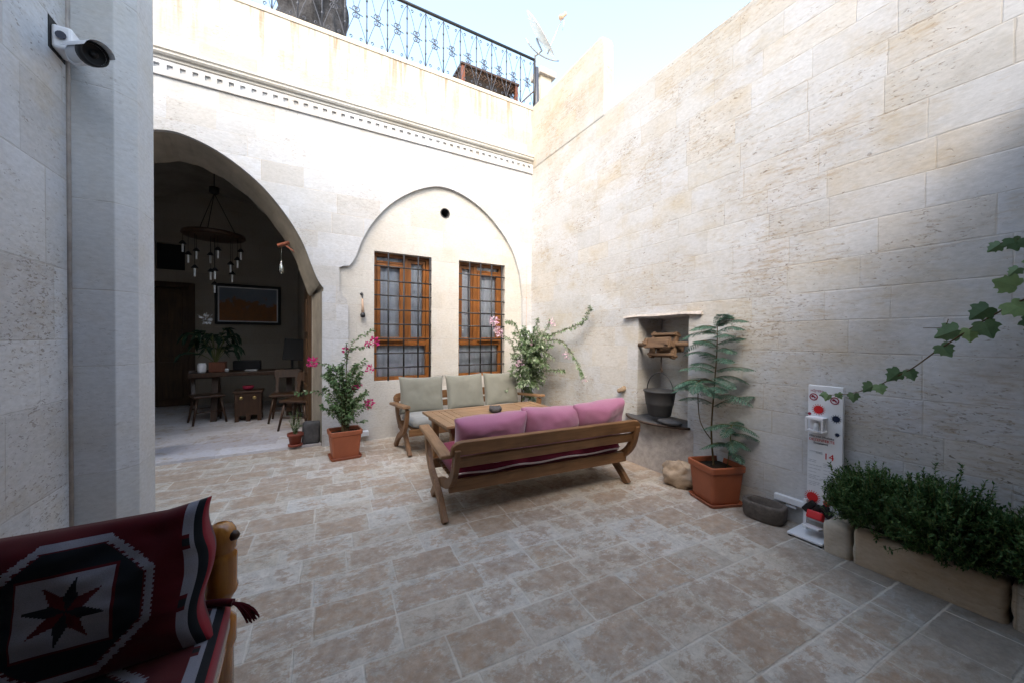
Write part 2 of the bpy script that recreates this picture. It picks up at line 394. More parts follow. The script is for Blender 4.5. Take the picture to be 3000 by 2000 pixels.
def rough_box(mb,a,b,amp=.008,n=.035,seed=0,rot=None,rnd=.03):
    a=Vector(a);b=Vector(b);c=(a+b)/2;h=(b-a)/2
    for ax in range(3):
        u,v=[k for k in range(3) if k!=ax]; nu=max(2,int(2*h[u]/n)); nv=max(2,int(2*h[v]/n))
        for sg in (-1,1):
            def fn(p,q):
                w_=Vector((0,0,0)); w_[ax]=sg*h[ax]; w_[u]=(2*p-1)*h[u]; w_[v]=(2*q-1)*h[v]
                cl=Vector([max(-h[k]+rnd,min(h[k]-rnd,w_[k])) for k in range(3)]); d=w_-cl
                if d.length>rnd: w_=cl+d.normalized()*rnd
                P=c+w_; o=w_.normalized()
                w_=w_+o*amp*(noise.noise(P*9+Vector((seed,0,0)))*1.6+.7*noise.noise(P*28))
                return c+(rot@w_ if rot is not None else w_)
            grid_surface(mb,fn,nu,nv)
# ================================================================== SETTING
FY=5.6            # facade plane
HB=5.8
def bx(y): return 3.47+.024*y      # face of the right-hand wall
g=MB(); g.add([(-60,-60,0),(60,-60,0),(60,60,0),(-60,60,0)],[(0,1,2,3)])
tag(g.build('courtyard_paving','floor',norm=False),kind='structure')
g=MB(); g.bb((-4.2,5.68,-.1),(.30,10.2,.035)); tag(g.build('room_floor','rfloor',bevel=.006),kind='structure')

# ---- facade building
fac=thing('stone_house','cream ashlar house front with open arch, blind arch and dentil cornice below the roof terrace','building',(1,5.6,0))
arch_r=[(.245,-.09),(.245,2.10),(.262,2.10),(.262,2.15),(.20,2.24),(.128,2.42),(.03,2.70),(-.10,2.95),(-.25,3.17),(-.43,3.38),(-.64,3.56),(-.86,3.70),(-1.08,3.79),(-1.27,3.825)]
_c=catmull([(a,b,0) for a,b in arch_r[3:]]+[(-1.46,3.79,0)],3); arch_r=arch_r[:3]+[(q.x,q.y) for q in _c if q.x>-1.26]+[(-1.27,3.826)]
arch=arch_r+[(-2.54-x,z) for x,z in arch_r[::-1][1:]]
nich=[(.56,.9),(.545,2.02),(.46,2.09),(.455,2.44),(.50,2.468),(.58,2.48)]
cr=catmull([(.58,2.48,0),(.66,2.60,0),(.75,2.86,0),(.90,3.14,0),(1.13,3.43,0),(1.42,3.66,0),(1.72,3.81,0),(1.95,3.855,0),(2.2,3.82,0),(2.5,3.70,0),(2.8,3.49,0),(3.06,3.22,0),(3.24,2.94,0),(3.36,2.60,0)],3)
nich=[(.57,-.08),(.57,1.9),(.545,2.02)]+nich[2:-1]+[(q.x,q.y) for q in cr]+[(3.42,2.2),(3.44,-.08)]
fxz=lambda a,b,d:(a,d,b)
XR=3.64
w=MB(); w.prism([(-5,-.1),(XR,-.1),(XR,5.6),(-5,5.6)],[arch,nich],fxz,FY,FY+.05,back=False)
w.build('front_wall','facade',fac)
wins=[(.92,1.775,.84,2.74),(2.23,3.085,.84,2.745)]
vent=[(1.99+.078*cos(k*pi/8),3.465+.078*sin(k*pi/8)) for k in range(16)]
w=MB(); w.prism([(-5,-.1),(XR,-.1),(XR,5.58),(-5,5.58)],[arch]+[[(a,c),(b,c),(b,d),(a,d)] for a,b,c,d in wins]+[vent],fxz,FY+.051,FY+.55)
w.build('panel_wall','facade_in',fac)
w=MB(); w.prism(vent,[[(1.99+.068*cos(k*pi/8),3.465+.068*sin(k*pi/8)) for k in range(16)]],fxz,FY+.04,FY+.3)
w.bb((1.92,FY+.3,3.39),(2.06,FY+.31,3.53)); w.build('vent_pipe','darkstone',fac)
# arch lining (stone band inside opening, narrower than opening)
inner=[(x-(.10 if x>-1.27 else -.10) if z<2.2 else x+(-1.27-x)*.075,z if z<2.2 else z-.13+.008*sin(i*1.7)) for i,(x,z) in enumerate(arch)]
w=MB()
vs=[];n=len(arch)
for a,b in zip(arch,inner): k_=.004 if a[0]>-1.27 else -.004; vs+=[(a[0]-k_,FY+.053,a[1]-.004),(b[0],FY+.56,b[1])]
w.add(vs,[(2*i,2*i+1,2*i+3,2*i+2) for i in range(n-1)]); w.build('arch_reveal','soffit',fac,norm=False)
# cornice
c=MB(); prof=[(0,4.60),(-.02,4.605),(-.022,4.635),(-.045,4.64),(-.06,4.66),(-.06,4.672),(-.045,4.676),(-.05,4.69),(-.065,4.70),(-.065,4.722),(-.03,4.735),(0,4.75)]
vs=[];n=len(prof)
for x in (-5,XR-.01): vs+=[(x,FY-.001+a,b) for a,b in prof]
c.add(vs,[(i,i+1,n+i+1,n+i) for i in range(n-1)]+[tuple(range(n)),tuple(range(n,2*n))[::-1]]); c.build('cornice','coping' if 0 else 'facade_in',fac)
c=MB(); holes=[]; x=-4.9
while x<XR-.1: holes.append([(x,4.49),(x+.052,4.49),(x+.052,4.545),(x,4.545)]); x+=.112
c.prism([(-5,4.42),(XR-.01,4.42),(XR-.01,4.585),(-5,4.585)],holes,fxz,FY-.022,FY+.002,back=False); c.build('dentil_band','facade',fac)
c=MB(); c.bb((-5,FY-.012,5.56),(XR,FY+.5,5.62)); c.build('parapet_coping','coping',fac,bevel=.006)
c=MB(); c.bb((-5,FY+.53,5.2),(6,14,5.5)); c.build('roof_slab','coping',fac)
# windows
def window(k,x0,x1,z0,z1,flip):
    W=MB(); y=FY+.17; fw=.055
    W.bb((x0,y,z0),(x0+fw,y+.07,z1)); W.bb((x1-fw,y,z0),(x1,y+.07,z1))
    W.bb((x0+fw,y,z0),(x1-fw,y+.07,z0+fw)); W.bb((x0+fw,y,z1-.05),(x1-fw,y+.07,z1)); W.bb((x0+fw,y-.002,1.36),(x1-fw,y+.07,1.43))
    xm=x0+(x1-x0)*(.56 if not flip else .40); W.bb((xm-.035,y-.004,1.43),(xm+.035,y+.07,z1-.05))
    win=W.build('window',['winwood'],fac,bevel=.004)
    win['label']='brown wooden window behind a black iron grille, '+('nearest the open arch' if not flip else 'nearest the corner')
    s=MB() # casement sashes
    for a,b,dy in ((x0+fw,xm-.035,-.012 if not flip else .01),(xm+.035,x1-fw,.01 if not flip else -.012)):
        zt=z1-.05-(.10 if dy<0 else .01)
        if dy<0: s.bb((a+.005,y+.0,zt+.01),(b-.005,y+.05,zt+.04))
        s.bb((a+.004,y+dy,1.44),(a+.05,y+.05,zt)); s.bb((b-.05,y+dy,1.44),(b-.004,y+.05,zt))
        s.bb((a+.05,y+dy,1.44),(b-.05,y+.05,1.49)); s.bb((a+.05,y+dy,zt-.05),(b-.05,y+.05,zt))
        if dy<0: s.bb((a-.0,y-.04,1.425),(b,y-.003,1.455))
    s.build('sash','winwood',win,bevel=.003)
    p=MB(); p.bb((x0+fw,y+.055,z0+fw),(x1-fw,y+.059,z1-.05)); p.build('pane','glass',win)
    cu=MB()
    def cf(u,v): 
        x=x0+.03+u*(x1-x0-.06); a=.018*sin(u*46+1.2*sin(u*9+k))+.008*sin(u*21+k); return (x,y+.092+a*.8*(1.1-.5*v),z0+.01+v*(z1-z0-.02))
    grid_surface(cu,cf,90,3); cu.build('curtain','curtain',win)
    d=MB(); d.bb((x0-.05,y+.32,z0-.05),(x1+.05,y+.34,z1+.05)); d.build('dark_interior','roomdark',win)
    gr=MB(); yg=FY+.055; zs=[2.53-.213*i for i in range(8)]
    xs=[x0+(x1-x0)*q for q in ((.235,.50,.755,.97) if not flip else (.225,.46,.70,.93))]
    for x in xs: gr.tube([(x,yg,z0+.005),(x,yg,z1-.005)],.0125,8)
    for z in zs: gr.tube([(x0-.0,yg+.004,z),(x1+.0,yg+.004,z)],.011,8)
    for x in xs:
        for z in zs: gr.lathe([(.0,-.018),(.015,-.010),(.017,0),(.015,.010),(.0,.018)],(x,yg,z),8)
    gr.build('grille','iron',win)
window(0,*wins[0],False); window(1,*wins[1],True)
# small hole in the plaster near the floor
# ---- room behind the arch
room=thing('vaulted_room','dim vaulted room of dark stone behind the open arch with a double wooden door','room',(-1.5,8,0))
YB=10.0
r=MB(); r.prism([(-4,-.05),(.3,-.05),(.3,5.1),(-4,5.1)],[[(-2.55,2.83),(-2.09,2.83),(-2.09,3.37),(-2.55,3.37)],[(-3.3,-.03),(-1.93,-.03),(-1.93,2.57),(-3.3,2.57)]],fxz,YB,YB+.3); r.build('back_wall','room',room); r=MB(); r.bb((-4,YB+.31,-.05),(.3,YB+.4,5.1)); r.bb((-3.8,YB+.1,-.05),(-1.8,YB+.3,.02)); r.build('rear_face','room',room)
r=MB(); r.bb((-2.6,YB+.12,2.8),(-2.0,YB+.14,3.4)); r.build('wall_recess','blackp',room)
# right wall (slightly skewed), left wall, barrel vault
r=MB(); r.add([(.14,6.14,0),(-.07,YB,0),(-.07,YB,5),(.14,6.14,5),(.4,6.14,0),(.4,YB,0),(.4,YB,5),(.4,6.14,5)],[(0,1,2,3),(4,7,6,5),(3,2,6,7),(0,4,5,1),(0,3,7,4),(1,5,6,2)]); r.build('side_wall','room',room)
r=MB(); r.bb((-3.7,6.16,0),(-3.4,YB,5)); r.build('side_wall','room',room)
r=MB()
def vf(u,v):
    a=pi*u; rr=1.78; return (-1.62+rr*cos(a)*1.0, 6.14+v*(YB-6.14), 2.45+2.05*sin(a)**.9+.02*noise.noise(Vector((a*3,v*6,0))))
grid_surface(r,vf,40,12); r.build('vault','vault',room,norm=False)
r=MB(); r.bb((-4,6.17,5.02),(.6,YB+.3,5.1)); r.build('vault_backing','vault',room)
# double door in the back wall
d=MB(); y=YB-.02
d.bb((-3.3,YB-.03,.035),(-3.2,YB+.1,2.57)); d.bb((-2.03,YB-.03,.035),(-1.93,YB+.1,2.57)); d.bb((-3.2,YB-.03,2.47),(-2.03,YB+.1,2.57)); 
dd=d.build('door','doorwood',room,bevel=.01)
for a,b in ((-3.19,-2.62),(-2.61,-2.04)):
    l=MB(); l.bb((a,YB+.02,.05),(b,YB+.06,2.46))
    for z0,z1 in ((.2,.95),(1.05,1.6),(1.7,2.36)): l.bb((a+.09,YB,z0),(b-.09,YB+.03,z1))
    l.build('door_leaf','doorwood',dd,bevel=.012)
# brown side door in right wall
d=MB(); rot=Rz(rad(93.1)); c0=Vector((.09,6.62,1.15)); d.box(c0,(.75,.05,2.25),rot); 
for zz in (.55,1.25,1.85): d.box(c0+Vector((-.03,0,zz-1.2)),(.5,.03,.5),rot)
d.build('side_door','doorwood',room,bevel=.006)

# ---- right-hand boundary wall
bw=thing('boundary_wall','tall pitted limestone wall with well niche and raised thin end by the corner','wall',(3.5,2.7,0))
f=lambda a,b,d:(bx(a)+d,a,b)
niche=[(2.43,.56),(3.12,.56),(3.11,1.735),(2.43,1.735)]
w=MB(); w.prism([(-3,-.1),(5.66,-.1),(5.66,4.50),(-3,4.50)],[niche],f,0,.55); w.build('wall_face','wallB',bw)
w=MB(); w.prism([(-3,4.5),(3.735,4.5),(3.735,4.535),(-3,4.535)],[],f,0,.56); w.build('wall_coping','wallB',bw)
w=MB(); q=bx(2.8)+.43; w.bb((q,2.40,.5),(q+.02,3.2,1.8)); w.build('niche_back','wallB',bw)
w=MB(); 
top=[(3.74,4.50),(3.74,5.52),(3.78,5.60),(3.86,5.63),(5.64,5.63),(5.64,4.50)]
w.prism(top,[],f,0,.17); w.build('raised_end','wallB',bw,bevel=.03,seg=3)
w=MB()
pts=catmull([(3.32,1.742,0),(3.1,1.752,0),(2.8,1.748,0),(2.5,1.752,0),(2.27,1.742,0)],4)
vs=[];
n=len(pts)
for i,p in enumerate(pts):
    j=noise.noise(Vector((p.x*5,0,0)))
    xo=bx(p.x)-.045-.025*noise.noise(Vector((p.x*7,2,0))); zt=p.y+.022+.010*j; zb=p.y-.004*j
    vs+=[(bx(p.x)+.05,p.x,zb),(xo,p.x,zb),(xo+.012,p.x,zt),(bx(p.x)+.05,p.x,zt+.01)]
fs=[]
for i in range(n-1):
    for k in range(4): fs.append((4*i+k,4*i+(k+1)%4,4*i+4+(k+1)%4,4*i+4+k))
fs+=[(0,1,2,3),(4*n-4,4*n-1,4*n-2,4*n-3)]
w.add(vs,fs); w.build('niche_cap','capstone',bw)
# corbel stub & ledge
w=MB()

rough_box(w,(bx(3.37)-.09,3.29,.815),(bx(3.37)+.06,3.40,.885),.014,.02,3,Rz(.2)@Rx(-.5),.03); w.build('corbel','corbel',bw)
arc=[(bx(2.4)+.3,2.40)]+[(bx(2.8)-.02-.18*sin(pi*t)**.8, 2.40+.86*t) for t in [i/14 for i in range(15)]]+[(bx(3.2)+.3,3.26)]
fl=lambda a,b,d:(a,b,d)
w=MB(); w.prism(arc,[],fl,.566,.548); w.build('well_ledge','darkstone',bw)
w=MB(); w.tube([(a,b,.557) for a,b in arc[1:-1]],.014,8); w.build('ledge_rim','rust',bw)
# white lower stone of the wellhead, a slight curved swelling of the wall
def wf(u,v):
    y=2.36+u*1.35; b=.07*sin(pi*u)**.6*(1-.25*v); return (bx(y)-.003-b,y,v*.545)
w=MB(); grid_surface(w,wf,24,6); w.build('wellhead_base','capstone',bw,norm=False)
# bright chimney stub on the roof
ch=thing('chimney_stub','small plastered roof pillar with flat stone cap beside the satellite dish','chimney',(4.1,6.0,5.5))
w=MB(); w.bb((3.98,5.9,5.4),(4.22,6.15,6.52)); w.build('pillar','coping',ch)
w=MB(); w.bb((3.93,5.84,6.52),(4.30,6.2,6.64)); w.build('cap','capstone',ch,bevel=.01)
dp=MB(); dp.tube([(3.76,5.72,6.45),(3.76,5.72,5.85),(3.75,5.70,5.72),(3.68,5.66,5.64)],[.04,.05,.055,.04],10)
tag(dp.build('drainpipe','ironblue'),'dark grey drainpipe elbow standing at the end of the roof railing','pipe')

# ---- left pier and side wall
lw=thing('side_wall','shaded pitted stone wall with a chamfered pilaster at the left edge','wall',(-1.3,1.5,0))
w=MB(); w.bb((-9,-3,-.05),(-1.105,3.4,HB)); w.build('wall_face','pier',lw)
w=MB(); poly=[(-1.10,2.96),(-.925,2.96),(-.85,3.045),(-.85,3.32),(-.93,3.42),(-1.10,3.42)]
w.prism(poly,[],fl,HB-.3,-.05); w.build('pilaster','pilaster',lw,bevel=.004)
w=MB(); w.tube([(-1.103,2.955,0),(-1.101,2.955,8)],.012,6); w.build('mortar_seam','capstone',lw)
# ---- added unseen porch that shades the near edges, behind and above the viewpoint
pr=thing('shade_blocker','added unseen porch closing the courtyard on its near side','blocker',(1,-1.5,0))
w=MB(); w.bb((-9,-3.4,-.05),(4.3,-3.002,HB+.2)); w.build('blocker_wall','pier',pr)
w=MB(); w.prism([(-1.1,-3.0),(3.44,-3.0),(3.44,.08),(2.0,.38),(1.0,.92),(0,1.45),(-1.1,2.0)],[],fl,2.95,3.12); w.build('blocker_roof','coping',pr)

# ================================================================== ROOF THINGS
rl=thing('roof_railing','black wrought iron scroll railing along the roof terrace edge','railing',(1.5,5.7,5.62))
yr=5.70
w=MB(); w.tube([(-.9,yr,6.54),(3.70,yr,6.56)],.024,8); w.build('top_rail','iron',rl)
w=MB(); w.tube([(-.9,yr,5.66),(3.70,yr,5.66)],.009,6); w.build('bottom_rail','iron',rl)
w=MB(); w.tube([(3.70,yr,5.62),(3.70,yr,6.56)],.02,8); w.build('end_post','iron',rl)
w=MB(); w.tube([(3.70,yr,6.0),(3.30,yr+.6,5.6)],.012,6); w.build('brace','oldwood',rl)
step=.287
def bar(): 
    b=MB(); b.tube([(0,0,5.64),(0,0,6.54)],.0085,6)
    for z in (5.9,6.1,6.32): b.lathe([(0,-.03),(.015,-.012),(.015,.012),(0,.03)],(0,0,z),6)
    return b
def scroll():
    b=MB(); r=.006
    def spiral(cx,cz,s,fx,fz):
        pts=[]
        for i in range(15):
            t=i/14; a=t*1.5*pi*1.25; q=s*(1-.75*t); pts.append((cx+fx*(q*sin(a)),0,cz+fz*(s-q*cos(a))))
        b.tube(pts,r,5,False)
    for fx in (1,-1):
        for fz in (1,-1):
            spiral(step/2+fx*.012,6.10+fz*.01,.042,fx,fz)
    b.tube([(step/2-.09,0,6.13),(step/2+.09,0,6.07)],r,5)
    # long bowed diagonals
    for fx in (0,1):
        x0=.0 if fx==0 else step; x1=step-x0
        b.tube(bez([(x0,0,6.52),(x0+(x1-x0)*.35,0,6.35),(x0+(x1-x0)*.1+ (x1-x0)*.25,0,6.2),(step/2,0,6.10)],8),r*.8,5,False)
        b.tube(bez([(step/2,0,6.10),(x0+(x1-x0)*.65,0,6.0),(x0+(x1-x0)*.85,0,5.85),(x1,0,5.68)],8),r*.8,5,False)
    spiral(step*.25,6.44,.025,1,1); spiral(step*.75,6.44,.025,-1,1); spiral(step*.25,5.72,.025,1,1); spiral(step*.75,5.72,.025,-1,1)
    return b
b0=bar().build('bar','ironblue',rl,local=True); s0=scroll().build('scroll_panel','ironblue',rl,local=True)
off=Vector((-.9,yr,0))-rl.location
for i in range(16):
    for src in (b0,s0):
        o=src if i==0 else src.copy()
        if i: COL.objects.link(o)
        o.location=off+Vector((i*step,0,0))
# tarp bundle
t=MB()
def tf(u,v):
    a=2*pi*u; h=v; r0=.50-.13*h+.06*sin(3*a+4*h)
    p=Vector((.12+r0*cos(a)*1.02,6.1+.30*sin(a)*(1-.1*h),5.50+h*1.45))
    n_=noise.noise(Vector((cos(a)*2,sin(a)*2,h*4)))*.12+.045*noise.noise(Vector((cos(a)*6,sin(a)*6,h*9)))
    fo=.035*abs(sin(a*5+h*7+3*noise.noise(Vector((a,h*3,1)))))
    return p+Vector((cos(a),sin(a),0))*(n_-fo)
grid_surface(t,tf,110,60); tag(t.build('tarpaulin_bundle','tarp'),'crumpled dark grey tarpaulin bundle standing behind the roof railing','tarpaulin')
# air conditioner in lattice crate
ac=thing('lattice_crate','brown wooden lattice crate open at the front on the roof terrace','crate',(3.1,6.5,5.5))
x0,x1,y0,y1,z0,z1=2.52,3.70,6.28,6.85,5.5,6.42
w=MB()
for x in (x0,x1-.06):
    for y in (y0,y1): w=MB(); w.bb((x,y,z0),(x+.06,y+.06,z1)); w.build('post','redwood',ac,bevel=.004)
w=MB(); w.bb((x0-.02,y0-.02,z1),(x1+.02,y1+.08,z1+.04)); w.build('lid','darkwood',ac,bevel=.004)
def lattice(P,Q,z0,z1,n,m_):
    w=MB(); P=Vector(P);Q=Vector(Q); L=(Q-P).length; dx=(Q-P).normalized(); H=z1-z0; st=.075
    k=-H
    while k<L:
        for sg in (1,-1):
            a=max(k,0);b=min(k+H,L)
            if b-a>.02:
                za=(a-k) if sg==1 else H-(a-k); zb=(b-k) if sg==1 else H-(b-k)
                A=P+dx*a+Vector((0,0,z0+za)); B=P+dx*b+Vector((0,0,z0+zb)); w.tube([A,B],.009,4)
        k+=st
    return w
lattice((x0+.06,y0+.02,0),(x1-.06,y0+.02,0),z1-.17,z1,0,0).build('front_lattice','darkwood',ac)
for x in (x0+.02,x1-.03): lattice((x,y0+.06,0),(x,y1,0),z0,z1,0,0).build('side_lattice','darkwood',ac)
au=thing('air_conditioner','white outdoor air conditioner unit inside the lattice crate','air conditioner',(3.1,6.5,5.5))
w=MB(); w.bb((2.72,6.4,5.5),(3.5,6.72,6.22)); w.build('casing','whitep',au,bevel=.01)
w=MB()
for i in range(14): w.bb((2.98,6.385,5.6+i*.04),(3.45,6.397,5.615+i*.04))
for i in range(4): w.bb((2.98+i*.15,6.38,5.56),(2.995+i*.15,6.398,6.17))
w.build('fan_grille','blackp',au)
# dish
ds=thing('satellite_dish','white offset satellite dish with its arm, standing above the end of the roof railing','satellite dish',(4.05,6.2,6.5))
nrm=Vector((.50,-.68,.53)).normalized()
vr=Vector((.868,-.497,0)); 
q=nrm.to_track_quat('Z','Y').to_matrix()
c=Vector((4.13,6.2,7.52)); w=MB(); pf=[(.02+.43*i/10,.09*((.02+.43*i/10)/.45)**2) for i in range(11)]
w.lathe([(0,0)]+pf+[(.455,.088)]+[(a,b-.012) for a,b in pf[::-1]]+[(0,-.012)],c-nrm*.04,36,1,1,q); w.build('reflector','white',ds)
w=MB()
for i,(a,b,l) in enumerate([(-.14,.03,.07),(-.05,.0,.09),(.03,.02,.06),(.10,-.03,.08),(.17,.0,.05)]):
    w.box(c-nrm*.022+q@Vector((b,a,.012)),(l,.02,.003),q@Rz(.8*i))
w.build('faded_print','copper',ds)
lnb=Vector((4.62,6.05,8.02)); w=MB(); w.tube([(4.28,6.12,7.16),(4.40,6.05,7.5),lnb],.014,8); w.tube([lnb,lnb+Vector((.02,0,-.12)),lnb+Vector((-.02,0,-.3))],.006,5); w.build('feed_arm','steel',ds)
w=MB(); w.lathe([(0,-.08),(.035,-.07),(.035,.03),(.05,.05),(.05,.09),(0,.1)],lnb,12,1,1,(c-lnb).normalized().to_track_quat('Z','Y').to_matrix()); w.build('receiver_head','copper',ds)
w=MB(); w.tube([(4.05,6.22,6.2),(4.05,6.22,7.12)],.022,8); w.tube([(4.05,6.22,7.1),(4.2,6.2,7.25),c-nrm*.07],.02,8)
w.tube(bez([(3.82,6.2,7.35),(3.98,6.2,7.12),(4.3,6.15,7.05),(4.55,6.1,7.12)],8),.014,6); w.build('mast','steel',ds)

# ================================================================== SMALL WALL THINGS
# security camera
sc=thing('security_camera','white bullet security camera with a dark lens hood on the left wall','camera',(-1.1,2.9,3.0))
w=MB(); w.box((-1.065,2.86,3.02),(.075,.12,.12)); 
w.build('junction_box','whitep',sc,bevel=.012)
w=MB(); w.box((-1.108,2.86,3.03),(.012,.15,.16)); w.build('backing_plate','blackp',sc)
w=MB(); w.tube([(-1.064,2.795,3.025),(-1.064,2.79,3.025)],.02,12); w.build('port_cap','ironblue',sc)
w=MB(); w.tube([(-1.035,2.85,3.0),(-1.0,2.83,2.965),(-.985,2.82,2.95)],[.035,.022,.022],10); w.build('bracket','whitep',sc)
ax=Vector((.60,-.70,-.20)).normalized(); qm=ax.to_track_quat('Z','Y').to_matrix(); cc=Vector((-1.01,2.79,2.94))
w=MB(); w.lathe([(0,0),(.032,0),(.046,.02),(.048,.15),(.051,.155),(.051,.17),(.045,.17),(.045,.166),(0,.166)],cc,20,1,1,qm); w.build('housing','white',sc)
w=MB(); w.lathe([(.050,.13),(.0535,.132),(.0535,.18),(.045,.18),(.045,.168),(0,.168)],cc,20,1,1,qm); w.lathe([(.0,.17),(.016,.17),(.016,.176),(0,.178)],cc,14,1,1,qm); w.build('lens','blackp',sc)
w=MB()
vs=[];
for k in range(9):
    a=pi*(.05+.9*k/8); 
    for zz in (.0,.225): vs.append(cc+qm@Vector((.057*cos(a),.057*sin(a),zz)))
w.add(vs,[(2*i,2*i+1,2*i+3,2*i+2) for i in range(8)],True); w.build('sun_hood','white',sc,norm=False)
w=MB(); w.tube(bez([(-1.06,2.83,2.97),(-1.03,2.78,2.86),(-.95,2.7,2.84),(-.93,2.68,2.90)],10),.005,6); w.build('cable','whitep',sc)
# bell pull
bp=thing('wall_sconce','small hanging iron and copper lamp holder on the wall beside the left window','sconce',(.75,5.6,2.06))
w=MB(); w.lathe([(0,0),(.022,.002),(.016,.02),(0,.025)],(.75,5.64,2.10),12,1,1,Rx(rad(90))); w.tube([(.75,5.62,2.10),(.75,5.60,2.09),(.755,5.60,2.03)],.006,6); w.build('hook','iron',bp)
w=MB(); w.tube([(.755,5.60,2.03),(.76,5.60,1.82)],[.012,.020],8); w.build('rod','copper',bp)
w=MB(); w.lathe([(0,-.05),(.03,-.04),(.037,-.01),(.025,.02),(0,.03)],(.76,5.60,1.81),12); w.build('weight','iron',bp)
w=MB(); w.tube([(3.50,5.615,3.05),(3.50,5.613,2.0),(3.50,5.615,.0)],.015,8)
for z in (2.2,1.3): w.box((3.50,5.61,z),(.035,.02,.02))
tag(w.build('wall_conduit','copper'),'thin tan conduit pipe running down the facade beside the corner','pipe')
# white cable trunking
tk=thing('cable_trunking','white plastic cable trunking along the foot of the wall behind the sign','trunking',(3.48,1.4,.2))
w=MB(); w.box((bx(1.3)-.022,1.32,.18),(.04,.52,.05)); w.build('channel','white',tk,bevel=.004)
w=MB(); w.box((bx(1.5)-.02,1.46,.135),(.03,.07,.02)); w.build('clip','whitep',tk)
w=MB(); w.bb((.69,5.57,.08),(.84,5.648,.15)); tag(w.build('socket_box','white',bevel=.006),'small white plastic socket box low on the facade behind the magenta flower pot','box')

# ================================================================== SOFAS
def plank(mb,pts,wd,th,x):
    """curved plank in the y/z plane, centred at x; pts=(y,z)"""
    P=catmull([(0,a,b) for a,b in pts],5); n=len(P); L=[];Rr=[]
    for i,p in enumerate(P):
        t=(P[min(i+1,n-1)]-P[max(i-1,0)]).normalized(); nn=Vector((0,-t.z,t.y)); ww=wd[0]+(wd[1]-wd[0])*i/(n-1) if isinstance(wd,tuple) else wd
        L.append(p+nn*ww/2); Rr.append(p-nn*ww/2)
    loop=[(q.y,q.z) for q in L]+[(q.y,max(q.z,0)) for q in Rr[::-1]]
    loop=[(a,max(b,0)) for a,b in loop]
    mb.prism(loop,[],lambda a,b,d:(x+d,a,b),-th/2,th/2)
def sofa(label,loc,rz,L,backm,seatm,pil,piping):
    o=thing('wooden_sofa',label,'sofa',loc,rz,'matching teak sofas around the coffee table')
    for x in (.0,L):
        w=MB(); plank(w,[(.62,.60),(.56,.44),(.40,.27),(.20,.15),(.0,0.0)][::1] if 0 else [(.64,.60),(.585,.42),(.46,.30),(.20,.17),(.0,.0)],.072,.045,x); w.build('leg','teakz',o,local=True,bevel=.006)
        w=MB(); plank(w,[(-.15,.64),(-.09,.44),(.06,.30),(.36,.21),(.60,.0)],.075,.045,x+(.046 if x==0 else -.046)); w.build('leg','teakz',o,local=True,bevel=.006)
        w=MB(); sg=-1 if x==0 else 1
        rot=Rx(rad(5)); w.box((x+sg*.02,.30,.605),(.095,.80,.036),rot); w.build('armrest','teaky',o,local=True,bevel=.01)
    rot=Rx(rad(14))
    # top rail with rounded upper ends
    w=MB(); r=[]
    for x,z in ((-.0,-.058),(L,-.058)): r.append((x,z))
    top=[(L,-.0),(L-.012,.025),(L-.04,.048),(L-.09,.058),(.09,.058),(.04,.048),(.012,.025),(0,0)]
    cT=Vector((0,-.145,.645)); w.prism(r+top,[],lambda a,b,d:cT+rot@Vector((a,d,b)),-.02,.02); w.build('back_rail','teak',o,local=True,bevel=.008)
    w=MB(); w.box((L/2,-.105,.522),(L-.04,.032,.088),rot); w.build('back_rail','teak',o,local=True,bevel=.008)
    w=MB(); w.box((L/2,.0+.015,.292),(L-.06,.035,.098)); w.build('seat_rail','teak',o,local=True,bevel=.006)
    w=MB(); w.box((L/2,.60,.30),(L-.06,.035,.085)); w.build('seat_rail','teak',o,local=True,bevel=.006)
    w=MB()
    for i in range(9): w.box((L/2,.08+i*.06,.318+.002*i),(L-.16,.045,.016))
    w.build('seat_slats','teak',o,local=True)
    w=MB(); st=Rx(rad(3)); cs=Vector((L/2,.33,.402)); cushion(w,L-.14,.60,.15,st@Rx(rad(-90)),cs,seed=L+rz,puff=14,nu=60,nv=20,wrk=.006,pinch=.0,boxy=.9)
    sc=w.build('seat_cushion',seatm,o,local=True)
    if piping:
        w=MB(); w.tube([(.10+ (L-.2)*i/30,.030+.004*sin(i*.9),.372+.006*sin(i*.7+1)) for i in range(31)],.009,6); w.build('piping',piping,o,local=True)
    for i,(x,wd,h,t,z,tilt,roll) in enumerate(pil):
        w=MB(); cushion(w,wd,h,t,Rz(rad(roll*.4))@Rx(rad(tilt))@Ry(rad(roll)),(x,.045+.02*(i%2),z),seed=3.7*i+L,puff=3.6,nu=36,nv=30,wrk=.016 if 'mauve' in label else .007,pinch=.08,boxy=.12 if 'mauve' in label else .3); w.build('back_cushion',backm,o,local=True)
    return o
# local +y is the front of the seat; Rx(+) tips the top towards -y (the back)
s1=sofa('teak sofa seen from behind with maroon seat and three mauve cushions',(1.0,2.80,0),rad(-3.9),1.92,'pink','maroon',
  [(.40,.66,.45,.25,.64,18,-2),(.99,.66,.46,.25,.645,14,3),(1.54,.60,.47,.24,.66,16,-4)],'piping')
s2=sofa('teak sofa against the windows with grey seat and three upright grey cushions',(3.08,5.19,0),rad(180),1.95,'grey','greyseat',
  [(.33,.60,.52,.18,.69,10,0),(.95,.60,.52,.18,.69,11,1),(1.60,.64,.52,.18,.685,9,-1)],None)
